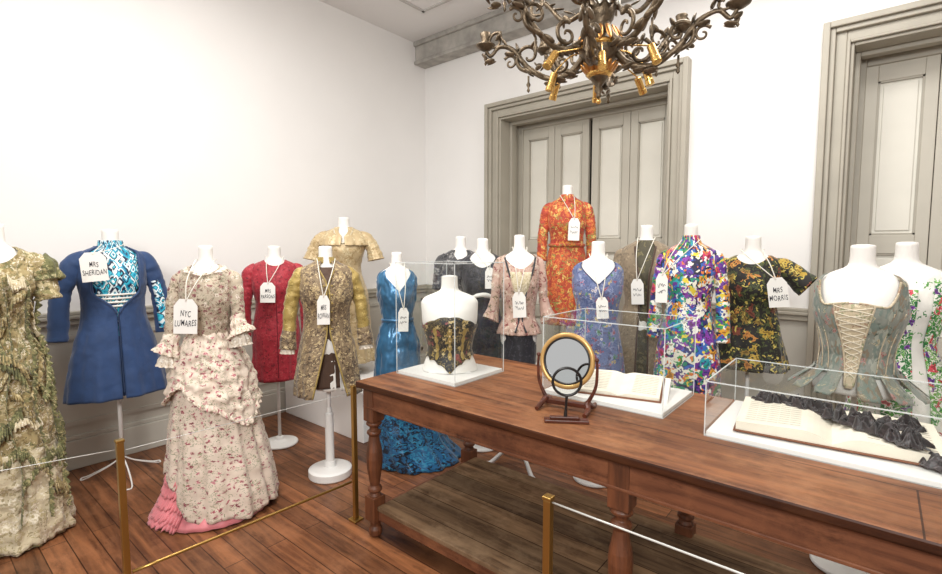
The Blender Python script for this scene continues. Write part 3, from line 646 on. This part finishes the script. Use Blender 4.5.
g=m.cloth('jacket',K,f_peach,.90,top=1.41,neck=('s',.09,.75),fold=(12,.012,1.02),wr=.005,label='faded rose floral jacket')
for q in (-1,1):
    m.tube('sleeve',[(q*.13,0,1.368),(q*.172,0,1.34),(q*.190,-.01,1.27),(q*.202,-.02,1.18),(q*.212,-.02,1.1)],[.036,.044,.042,.038,.037],f_peach,parent=g,fold=(10,.03),wr=.006,seg=50)
    m.tube('flared_cuff',[(q*.210,-.02,1.12),(q*.228,-.03,1.05),(q*.248,-.04,.99)],[.039,.048,.064],f_peach,parent=g,fold=(10,.10),seg=50)
    m.line('black_trim',K,[(q*.9,1.39),(q*.6,1.31),(q*.25,1.15),(q*.1,1.0),(q*.25,.92)],.008,f_black,.006,parent=g)
m.patch('front_panel',K,f_cream,1.0,1.30,lambda z:-.12-.45*max(0,z-1.05)/.25,lambda z:.12+.45*max(0,z-1.05)/.25,.003,parent=g)
m.cloth('skirt',PR([(.45,.14,.12),(.8,.15,.13),(.95,.15,.12)],.0),f_black,.5,top=1.0,wr=.004,rows=30)
tag(m,-.02,1.18,.085,.165,-3,None,-.165)
# 11 orange floral on plinth
MB().box((-2.42,3.45,0),(-1.74,4.05,.45)).obj('display_plinth',mpl,bevel=.006,center=True,label='white display plinth before the closed tall doors',cat='plinth')
m=Man(-2.05,3.73,.451,2.03,0,'dress form in an orange and red floral belted dress','disk',.94)
K=PR([(.38,.215,.15),(.7,.20,.14),(.9,.182,.135),(.98,.165,.12),(1.04,.15,.115)],.012,1.12)
g=m.cloth('dress',K,f_orange,.4,top=1.45,fold=(9,.010,.95),wr=.004,label='orange and red floral dress')
m.sleeves(f_orange,'long',(.052,.048,.045,.043),.222,parent=g,zend=.92)
m.line('belt',K,[(-2.8+.4*k,1.05) for k in range(15)],.014,f_orange,.004,parent=g,seg=10)
m.cloth('collar',[(1.405,.12,.09,0,0),(1.44,.070,.065,0,0),(1.46,.056,.054,0,0)],f_orange,1.40,top=1.46,gap=lambda z:.12,wr=0,rows=8,parent=g)
tag(m,.06,1.26,.09,.18,2,None,-.17)
# 12 denim blue floral
m=Man(-1.37,2.90,0,1.545,2,'dress form in a sleeveless denim blue dress with floral embroidery','disk',.90)
K=PR([(.5,.22,.18),(.8,.185,.145),(.96,.155,.122),(1.04,.14,.112)],.010,1.12)
g=m.cloth('dress',K,f_lav,.45,neck=tank(.15,1.0,.085),fold=(9,.012,.95),wr=.005,label='denim blue floral dress',rows=80)
nz=tank(.15,1.0,.085)[3]
m.line('neck_binding',K,[(-.95+.1*k,nz(-.95+.1*k)) for k in range(20)],.004,plain('navy_binding','#3c4668',.7),.003,parent=g)
tag(m,.02,1.20,.07,.13,-4,None,-.165)
# 13 beige coat
m=Man(-1.25,3.40,0,1.66,-4,'dress form in a long beige wool vest over dark dress','disk',.92)
K=PR([(.5,.18,.14),(.8,.165,.13),(.96,.14,.11)],.006)
d=m.cloth('dress',K,fabric('olive_dark','#4f4a38',[(['#6f6748'],30,.35,.4,.6,O1)]),.55,top=1.44,wr=.004)
K2=PR([(.5,.22,.18),(.8,.195,.155),(.96,.17,.135)],.022)
c=m.cloth('vest',K2,f_beige,.5,top=1.435,gap=lambda z:.18+.35*max(0,(z-1.25)/.18),fold=(8,.01,.9),wr=.004,label='beige wool vest')
m.sleeves(f_beige,'short',(.052,.047,.045,.045),.2,parent=c)
for q in (-1,1): m.line('lapel_edge',K2,[(q*(.2+.35*max(0,(z-1.25)/.18)),z) for z in (.55,.8,1.0,1.2,1.3,1.4)],.007,f_brown,.004,parent=c)
tag(m,-.04,1.20,.08,.17,-3,None,-.175)
# 14 psychedelic
m=Man(-.86,3.05,0,1.64,-6,'dress form in a multicoloured psychedelic print minidress','disk',.82)
K=PR([(.58,.235,.18),(.8,.215,.165),(.92,.19,.148),(1.0,.170,.135)],.014,1.12)
g=m.cloth('dress',K,f_psy,.60,top=1.44,fold=(7,.008,.95),wr=.005,label='psychedelic print minidress')
m.sleeves(f_psy,'long',(.048,.044,.042,.046),.232,parent=g,zend=.90)
m.cloth('collar',[(1.40,.105,.085,0,0),(1.44,.070,.065,0,0),(1.48,.058,.056,0,0)],f_psy,1.405,top=1.475,gap=lambda z:.06,wr=0,rows=8,parent=g)
tag(m,-.13,1.27,.065,.17,0,None,-.15)
# 15 dark floral
m=Man(-.60,3.42,0,1.575,-3,'dress form in a black and olive floral short-sleeved dress','disk',.94)
K=PR([(.72,.24,.18),(.85,.205,.155),(.95,.18,.135),(1.04,.16,.12)],.014,1.1)
g=m.cloth('dress',K,f_dark,.75,top=1.42,neck=('s',.05,.6),fold=(8,.012,1.0),wr=.006,label='black and olive floral dress')
for q in (-1,1): m.tube('sleeve',[(q*.12,0,1.37),(q*.175,0,1.35),(q*.24,-.01,1.30),(q*.305,-.02,1.245)],[.035,.055,.062,.07],f_dark,parent=g,wr=.006)
tag(m,.13,1.30,.10,.17,-8,'MRS\nMORRIS',-.17)
# 16 corset
m=Man(-.06,2.83,0,1.515,-8,'dress form in a grey-green silk corset with laced front','disk',1.02,lo=.86)
K=PR([(.80,.225,.17),(.88,.195,.155),(.96,.150,.122),(1.04,.126,.102)],.010)
def ct(t):
    a=abs(t)
    return 1.26+.02*math.exp(-(a/.5)**2)+ .145*math.exp(-((a-1.05)/.20)**2)+ (.04 if a>2 else 0)
g=m.cloth('corset',K,f_corset,.95,top=1.40,neck=('f',0,0,ct),wr=.003,rows=70,label='grey-green silk corset with shoulder straps')
wdf=lambda z:.09+.44*(z-.90)/.385
m.patch('stomacher',K,f_stom,.90,1.275,lambda z:-wdf(z)*.75,lambda z:wdf(z)*.75,.004,parent=g)
mlace=plain('cord','#ddd4bf',.6)
for k in range(11):
    z=.945+.029*k; wd=wdf(z)*.8
    for sg in (-1,1): m.line('lacing',K,[(sg*wd,z),(sg*wd*.5,z+.008),(0,z+.014),(-sg*wd*.5,z+.02),(-sg*wd,z+.028)],.0022,mlace,.008+.001*sg,parent=g)
for q in (-1,1):
    m.line('edging',K,[(q*wdf(z)*.8,z) for z in (.91,1.0,1.1,1.2,1.27)],.0045,f_stom,.006,parent=g)
    for a in (.85,1.2,1.6): m.line('boning_seam',K,[(q*a*.7,.97),(q*a*.85,1.08),(q*a,1.24)],.0022,f_stom,.004,parent=g)
    m.line('edging',K,[(q*t,ct(t)) for t in (.1,.3,.5,.7,.85,.95)],.005,f_stom,.004,parent=g)
for k in range(12):
    a=.34+k*(2*PI-.68)/11
    m.patch('peplum_tab',K,f_corset,.972,.868,lambda z,a=a:a-.18*(1 if z>.885 else .75),lambda z,a=a:a+.18*(1 if z>.885 else .75),lambda z:.010+.50*max(0,.96-z),rows=12,cols=6,parent=g)
# 17 white green floral
m=Man(.10,3.22,0,1.53,0,'dress form in a white dress with green floral embroidery','disk',.98)
K=PR([(.4,.24,.19),(.8,.195,.155),(.96,.155,.12)],.012)
g=m.cloth('dress',K,f_whitef,.42,top=1.40,neck=('s',.06,.7),fold=(8,.006,.95),wr=.004,label='white dress with green embroidery')
for (a,bb_) in ((-.28,.28),(.62,1.2),(-1.2,-.62)):
    m.patch('embroidered_band',K,f_band,.48,1.31 if a<-.1 and a>-.5 else 1.36,a,bb_,.010,rows=40,parent=g,label='dense green and purple floral embroidery')
# corset bust in case
m=Man(-1.775,1.95,TH+.019,1.355,0,'white torso form wearing a black corset with gold embroidery','none',.93,lo=.86,name='torso_bust',cat='mannequin bust')
for o in list(m.e.children): bpy.data.objects.remove(o)
m.kz_=(1.355-TH-.019)/(1.53-.90)
m.fin=lambda v:[(p[0]*m.kx,p[1]*m.kx,(p[2]-.90)*m.kz_) for p in v]
KB=[(z,rx,ry,0,0) for z,rx,ry in BODY]
m.cloth('torso_form',KB,mform,.902,top=1.53,wr=0,thick=0)
MB().lathe([(.046*m.kx,-.0005),(.038*m.kx,.003),(.02*m.kx,.005)],(0,0,.63*m.kz_)).obj('neck_cap',mform,parent=m.e,sm=True)
K=[(z,rx+.008,ry+.008,0,0) for z,rx,ry in BODY]
sc_=lambda t:(1.235+.035*math.cos(2*t) if abs(t)<2.2 else 1.25)+.007*abs(math.sin(6*t))
g=m.cloth('corset',K,f_bcorset,.955,top=1.30,neck=('f',0,0,sc_),hemf=lambda t:.02-.05*math.exp(-(t/.3)**2)-.02*math.cos(2*t)+.014*abs(math.sin(7*t)),wr=0,rows=50,seg=180,label='black corset with gold embroidery')
m.cloth('pale_edge',K,f_cream,.925,top=.99,hemf=lambda t:.010*abs(math.sin(9*t)),wr=.003,rows=12,seg=160,parent=g,thick=.001) if 0 else None
for q in (-1,0,1): m.patch('gold_motif',K,f_olive,.99,1.20,lambda z,q=q:q*.55-.035-.05*abs(math.sin((z-.99)*60)),lambda z,q=q:q*.55+.035+.05*abs(math.sin((z-.99)*60)),.004,rows=50,cols=6,parent=g)
for k in range(7): MB().ell(m.fin([m.surf(K,0,1.22-.035*k,.008)])[0],(.005,.005,.005)).obj('button',f_gold,parent=g,sm=True)
MB().box((-.11,-.10,0),(.11,.10,.006)).obj('base',mboard,parent=m.e)
# ================= MIRRORS
mgilt=plain('gilt_wood','#c79f62',.3,.4,bump=.15); mmah=wood('mahogany','#2e140b','#6b3522',.35,'X'); mblk=plain('black_rim','#171414',.35)
mglass,nt,bb=newmat('mirror_glass'); bb.inputs['Metallic'].default_value=1; bb.inputs['Roughness'].default_value=.02; bb.inputs['Base Color'].default_value=(.86,.87,.88,1)
RY=Matrix.Rotation(PI/2,4,'X')
def ring(R,r,c,seg=48,s2=10):
    b=MB(); return b.tube([(c[0]+R*math.cos(2*PI*k/seg),c[1],c[2]+R*math.sin(2*PI*k/seg)) for k in range(seg+1)],r,s2,seg*2+1,cap=False)
ZM=.205
e=empty('vanity_mirror',(-.985,1.81,TH),math.atan2(.985,1.81)-.30,'round gilt-framed mirror on a dark wooden stand','mirror')
tl=Matrix.Rotation(math.radians(-9),4,'X')
def tilt(b,zc,T_):
    b.v=[tuple(T_@Vector((p[0],p[1],p[2]-zc))+Vector((0,0,zc))) for p in b.v]; return b
tilt(ring(.108,.0105,(0,0,ZM)),ZM,tl).obj('frame',mgilt,parent=e,sm=True)
tilt(ring(.096,.0045,(0,-.004,ZM)),ZM,tl).obj('inner_frame',mblk,parent=e,sm=True)
tilt(MB().lathe([(.098,-.003),(.098,.003)],(0,0,ZM),40,RY),ZM,tl).obj('glass',mglass,parent=e)
b=MB()
for q in (-1,1):
    b.tube([(q*.125,0,ZM+.01),(q*.127,0,.17),(q*.120,0,.10),(q*.085,0,.03)],[.005,.006,.007,.009],10)
    b.ell((q*.125,0,ZM+.015),(.009,.009,.009))
    b.tube([(q*.10,-.085,.010),(q*.10,-.03,.018),(q*.09,0,.035),(q*.10,.03,.018),(q*.10,.085,.010)],[.009,.011,.014,.011,.009],10)
b.box((-.095,-.012,.015),(.095,.012,.032)); b.obj('stand',mmah,parent=e,sm=False,bevel=.002)
e=empty('hand_mirror',(-.905,1.665,TH),math.atan2(.9,1.7)+.1,'small black-rimmed round lens propped on a dark wooden foot','magnifier')
ZL=.160
ring(.054,.0055,(0,0,ZL)).obj('frame',mblk,parent=e,sm=True)
MB().lathe([(.052,-.002),(.052,.002)],(0,0,ZL),40,RY).obj('lens',mac,parent=e)
MB().tube([(0,0,ZL-.053),(-.002,0,.06),(-.004,.0,.02)],[.006,.005,.008],8).obj('handle',mblk,parent=e,sm=True)
b=MB(); b.box((-.085,-.02,.001),(.085,.02,.013)); b.box((-.065,-.011,.013),(.05,.011,.024)); b.obj('base',mmah,parent=e,bevel=.003)
# ================= BOOKS
mpage=plain('aged_paper','#e9e1d0',.8,var=.06,vs=12); mcov=plain('leather_cover','#7a4a32',.6,var=.15); mprint=plain('page_print','#a69e90',.8)
def book(x,y,rot,w,d,h,label,z=TH+.0195,tiltx=0):
    e=empty('open_book',(x,y,z),rot,label,'book',group='open books in the display cases')
    e.rotation_euler=(tiltx,0,rot)
    if tiltx: e.location.z+=d/2*math.sin(tiltx)+.004
    MB().box((-w-.008,-d/2-.008,0),(w+.008,d/2+.008,.005)).obj('cover',mcov,parent=e,bevel=.001)
    prof=lambda t:.0055+h*(.15+.85*math.sin(min(1,t*3.2)*PI/2)*(1-.35*t))
    for q in (-1,1):
        v=[];f=[];n=16
        for i in range(n+1):
            t=i/n
            for yy in (-d/2,d/2): v+= [(q*w*t,yy,.005),(q*w*t,yy,prof(t))]
        for i in range(n):
            a=i*4;b_=a+4
            f+=[(a+1,a+3,b_+3,b_+1),(a,b_,b_+2,a+2),(a,a+1,b_+1,b_),(a+2,b_+2,b_+3,a+3)]
        f.append((n*4,n*4+1,n*4+3,n*4+2))
        MB().add(v,f).obj('pages',mpage,parent=e,sm=False)
        ln=MB()
        for k in range(11):
            yy=-d/2+d*.12+k*d*.075
            for i in range(5):
                t=.32+i*.12; A=prof(t)+.0008;B=prof(t+.11)+.0008
                ln.add([(q*w*t,yy,A),(q*w*(t+.11),yy,B),(q*w*(t+.11),yy+.0035,B),(q*w*t,yy+.0035,A)],[(0,1,2,3)])
        ln.obj('printed_lines',mprint,parent=e)
    return e
b=MB(); b.add([(-.2,-.12,0),(.2,-.12,0),(.2,.12,0),(-.2,.12,0),(.2,.12,.055),(-.2,.12,.055)],[(0,1,2,3),(0,5,4,1),(2,4,5,3),(0,3,5),(1,4,2)])
b.obj('book_cradle',mboard,loc=(-.88,2.14,TH+.0185),label='white sloped cradle under the open book',cat='book cradle').rotation_euler=(0,0,.25)
book(-.88,2.135,.25,.17,.21,.018,'open antique book with cream pages under clear case',z=TH+.018,tiltx=.225)
book(-.10,2.09,.08,.28,.29,.042,'wide open antique book draped with dark crumpled fabric',tiltx=.06)
f_crump=fabric('black_brown_silk','#231c1e',[(['#3a3033','#151011'],40,.4,1.0,.6,O1)],.42,.4,.35,var=.3)
def crumple(x,y,z,rx,ry,h,seed,rot=0):
    v=[];f=[];n=72
    for i in range(n+1):
        for j in range(n+1):
            u=i/n*2-1;w_=j/n*2-1; r=math.sqrt(u*u+w_*w_)
            mx=max(abs(u),abs(w_)) or 1; k=mx/(r or 1); U=u*k;W=w_*k; R=math.sqrt(U*U+W*W)
            ang=math.atan2(W,U); rr=1+.35*noise.noise(Vector((math.cos(ang)*2.5,math.sin(ang)*2.5,seed)))+.10*math.sin(ang*9+seed)
            wx=U+.35*noise.noise(Vector((U*2,W*2,seed+40)))
            fo=.5+.5*math.sin(wx*11+3*noise.noise(Vector((U*1.5,W*1.5,seed+3)))+W*3)
            a=.15+.75*fo+.6*noise.noise(Vector((U*2.2,W*2.2,seed+5)))+.3*noise.noise(Vector((U*5,W*5,seed+15)))
            zz=h*(1-R**4)*max(.08,a)+.0015+.004*abs(math.sin(ang*9+seed))*R
            v.append((U*rr*rx,W*rr*ry,max(zz,.001)))
    for i in range(n):
        for j in range(n):
            a=i*(n+1)+j; f.append((a,a+n+1,a+n+2,a+1))
    o=MB().add(v,f).obj('crumpled_fabric',f_crump,loc=(x,y,z),sm=True,label='dark black-brown crumpled silk strip draped over the open book',cat='fabric',group='dark crumpled fabric pieces in the case',thick=.0015); o.rotation_euler=(0,0,rot); return o
for i,(x,y,rx,ry,h,dz,rt) in enumerate([(-.30,2.20,.065,.036,.042,.048,.2),(-.19,2.19,.07,.040,.046,.056,-.1),(-.09,2.15,.07,.042,.048,.045,-.5),(-.01,2.07,.075,.045,.050,.052,-.6),(.08,2.00,.075,.045,.050,.050,-.6),(.19,1.96,.075,.042,.046,.006,-.3),(.30,1.94,.075,.042,.045,.004,-.1),(.42,1.94,.075,.042,.045,.004,0),(.08,2.15,.065,.034,.040,.052,.2),(.31,2.07,.085,.045,.042,.004,.5)]):
    crumple(x,y,TH+.0195+dz,rx,ry,h,i*3.1,rt)
# ================= STANCHIONS
mbrass=plain('brass','#b08d4f',.28,.9,var=.05); mwire=plain('steel_wire','#c9c9c4',.3,.3)
def stanch(x,y,label):
    e=empty('stanchion',(x,y,0),0,label,'barrier post',group='brass barrier posts')
    MB().box((-.012,-.012,.012),(.012,.012,.75)).obj('post',mbrass,parent=e,bevel=.002)
    MB().box((-.015,-.015,.75),(.015,.015,.762)).obj('cap',mbrass,parent=e,bevel=.003)
    MB().box((-.03,-.03,.001),(.03,.03,.012)).obj('base',mbrass,parent=e,bevel=.003)
stanch(-2.24,.55,'slim square brass barrier post holding wire and rail'); stanch(-2.165,1.60,'slim square brass barrier post beside the table end'); stanch(-.73,1.24,'slim square brass barrier post before the wooden table')
MB().tube([(-2.225,.565,.22),(-2.18,1.585,.22)],.007,8).obj('barrier_rail',mbrass,sm=True,label='thin brass rail joining two barrier posts',cat='rail')
MB().tube([(-2.225,.565,.72),(-2.18,1.585,.72)],.0014,6).obj('barrier_wire',mwire,sm=True,label='thin pale wire joining two barrier posts',cat='wire',group='barrier wires')
MB().tube([(-2.255,.535,.72),(-2.6,-.6,.72)],.0014,6).obj('barrier_wire',mwire,sm=True,label='thin pale wire running from a barrier post',cat='wire',group='barrier wires')
MB().tube([(-.716,1.24,.745),(1.2,1.24,.745)],.003,8).obj('barrier_wire',mwire,sm=True,label='thin pale wire running from post before the table',cat='wire',group='barrier wires')
# ================= CHANDELIER
mbz=plain('dark_bronze','#6a5c4a',.42,.7,bump=.4,bs=60,var=.45,vs=30); mbr2=plain('bright_brass','#e0b468',.25,.8); mamb=plain('amber_gilt','#b98247',.32,.8,var=.2); mcry=plain('silvered_leaf','#cfcbbf',.3,.3,var=.15,vs=40)
ch=empty('chandelier',(-1.11,2.32,2.50),.2,'ornate dark bronze chandelier with scrolled arms and brass spotlights','chandelier')
b=MB(); b.lathe([(.004,-.255),(.014,-.245),(.010,-.232),(.022,-.215),(.014,-.20),(.035,-.17),(.055,-.14),(.04,-.11),(.07,-.08),(.10,-.03),(.09,.0),(.05,.03),(.04,.08),(.065,.12),(.075,.17),(.045,.21),(.03,.26),(.045,.32),(.03,.38),(.012,.42)],seg=28)
b.obj('body',mbz,parent=ch,sm=True)
for pr,sg in (([(.05,-.155),(.066,-.14),(.05,-.125)],24),([(.004,-.282),(.014,-.272),(.008,-.258)],16),([(.095,-.025),(.108,-.012),(.092,.004)],28)):
    MB().lathe(pr,seg=sg).obj('gilt_ornament',mbr2,parent=ch,sm=True)
b=MB()
for k in range(16):
    for (r,z,t,sz) in ((.10,.03,-.5,.05),(.07,-.12,.7,.035)):
        a=2*PI*k/16+z*9
        R_=Matrix.Rotation(a,4,'Z')@Matrix.Rotation(t,4,'Y'); b.ell((r*math.cos(a),r*math.sin(a),z),(.006,.014,sz),R_,8,6)
b.obj('leaf_crown',mamb,parent=ch,sm=True)
b=MB()
for k in range(14):
    for (r,z,t,sz) in ((.085,.2,-.3,.05),(.10,.28,-.5,.055),(.07,.36,-.3,.05)):
        a=2*PI*k/14+z*9
        R_=Matrix.Rotation(a,4,'Z')@Matrix.Rotation(t,4,'Y'); b.ell((r*math.cos(a),r*math.sin(a),z),(.008,.016,sz),R_,8,6)
b.obj('silver_leaf_crown',mcry,parent=ch,sm=True)
MB().tube([(0,0,.42),(0,0,1.34)],.008,8).obj('hanging_rod',mbz,parent=ch,sm=True)
MB().lathe([(.05,1.3),(.055,1.33),(.03,1.349)],seg=20).obj('ceiling_rose',mbz,parent=ch)
def arm(a,R,dz):
    c,n=math.cos(a),math.sin(a)
    P=lambda r,z,s=0:(r*c-s*n,r*n+s*c,z+dz)
    b=MB()
    b.tube([P(.05,.0),P(.13,-.10),P(.24,-.13),P(.36,-.06),P(.44,.04),P(.52,.07),P(R-.03,.03),P(R,.07)],[.018,.016,.015,.014,.013,.011,.010,.009],8,48,wr=.003)
    def scroll(r0,z0,Rr,sgn,ph,rad,nn=13,s=0):
        b.tube([P(r0+Rr*(1-t/(nn+1.))*math.cos(sgn*t*.62+ph),z0+Rr*(1-t/(nn+1.))*math.sin(sgn*t*.62+ph),s) for t in range(nn)],[rad*(1-.5*t/nn) for t in range(nn)],7,44)
    scroll(.36,0,.075,1,-1.5,.012); scroll(.19,-.06,.06,-1,1.2,.011); scroll(.54,.10,.05,-1,2.2,.009); scroll(.46,-.02,.04,1,.6,.008)
    for (r,z,t,s_) in [(.14,-.12,1.2,.05),(.19,-.145,1.4,.045),(.24,-.155,1.5,.05),(.30,-.10,.9,.05),(.36,-.08,.8,.045),(.40,-.02,.6,.045),(.42,.05,.3,.05),(.46,.02,1.3,.045),(.5,.10,.5,.045),(.33,.05,-.5,.04),(.2,-.0,.4,.04),(.57,.0,1.8,.04),(.52,.12,-.4,.035),(.60,.03,.9,.035)]:
        for sgn in (-1,1):
            M_=Matrix.Rotation(a,4,'Z')@Matrix.Rotation(sgn*.6,4,'X')@Matrix.Rotation(t,4,'Y')
            b.ell(P(r,z,sgn*.015),(.006,.015,s_*.7),M_,7,6)
    b.lathe([(.001,-.085),(.009,-.075),(.004,-.06),(.012,-.045),(.005,-.03),(.006,0)],P(.36,-.10),10)
    b.lathe([(.001,-.065),(.008,-.055),(.004,-.045),(.010,-.03),(.004,-.02),(.005,0)],P(R,.05),10)
    ar=b.obj('arm',mbz,parent=ch,sm=True)
    b=MB(); b.lathe([(.010,.0),(.030,.010),(.050,.024),(.053,.031),(.024,.031),(.021,.055),(.031,.090),(.028,.094)],P(R,.06),20)
    b.obj('candle_cup',mbz,parent=ar,sm=True)
for k in range(8): arm(2*PI*k/8+.1,.60 if k%2==0 else .52,0 if k%2==0 else .08)
for k in range(5):
    a=2*PI*k/5+.5; c,n=math.cos(a),math.sin(a)
    b=MB().tube([(.04*c,.04*n,.2),(.18*c,.18*n,.16),(.28*c,.28*n,.26),(.36*c,.36*n,.33),(.38*c,.38*n,.25),(.32*c,.32*n,.23)],[.013,.013,.012,.010,.009,.007],8,40)
    for t in range(5):
        b.ell(((.12+.05*t)*c,(.12+.05*t)*n,.17+.03*t),(.005,.012,.03),Matrix.Rotation(a,4,'Z')@Matrix.Rotation(.8+.3*t,4,'Y'),7,6)
    b.obj('upper_scroll',mbz,parent=ch,sm=True)
for k in range(8):
    a=2*PI*k/8+.3; c,n=math.cos(a),math.sin(a); rr=.22+.08*(k%2)
    tlt=PI-.30-.35*((k*3)%4)/3
    M_=Matrix.Rotation(a,4,'Z')@Matrix.Rotation(tlt,4,'Y')
    b=MB().lathe([(.010,-.014),(.0185,-.010),(.0185,.052),(.021,.055),(.021,.078),(.017,.079)],(rr*c,rr*n,-.13+.02*(k%2)),20,M_)
    b.tube([(.09*c,.09*n,-.03),(.15*c,.15*n,-.05),(rr*c,rr*n,-.12+.02*(k%2))],.004,6)
    b.obj('spotlight',mbr2,parent=ch,bevel=.001)
# ================= LIGHTS / CAMERA
def area(name,loc,rot,sx,sy,p,col=(1,1,1)):
    l=bpy.data.lights.new(name,'AREA'); l.shape='RECTANGLE'; l.size=sx; l.size_y=sy; l.energy=p; l.color=col
    o=bpy.data.objects.new(name,l); S.collection.objects.link(o); o.location=loc; o.rotation_euler=rot; return o
area('ceiling_fill',(-2.2,1.1,3.75),(0,0,0),1.2,1.2,80,(1,.98,.95))  # added soft fill below the ceiling, no fitting hangs there
area('ceiling_fill',(-.5,2.9,3.55),(0,0,0),1.6,.8,46,(1,.98,.95))  # second added fill, brightens the back wall and door recesses
area('flash_bounce',(.6,-1.6,2.9),(math.radians(66),0,math.radians(26)),1.2,1.0,132,(1,.99,.97))
W=bpy.data.worlds.new('world'); S.world=W; W.use_nodes=True
W.node_tree.nodes['Background'].inputs[0].default_value=(1,.99,.97,1); W.node_tree.nodes['Background'].inputs[1].default_value=.56
cam=bpy.data.cameras.new('camera'); co=bpy.data.objects.new('camera',cam); S.collection.objects.link(co)
cam.sensor_width=36; cam.lens=490/942*36; cam.clip_start=.02
co.location=(0,0,1.5); co.rotation_euler=(math.radians(90-4.4),0,math.radians(39.8)); S.camera=co
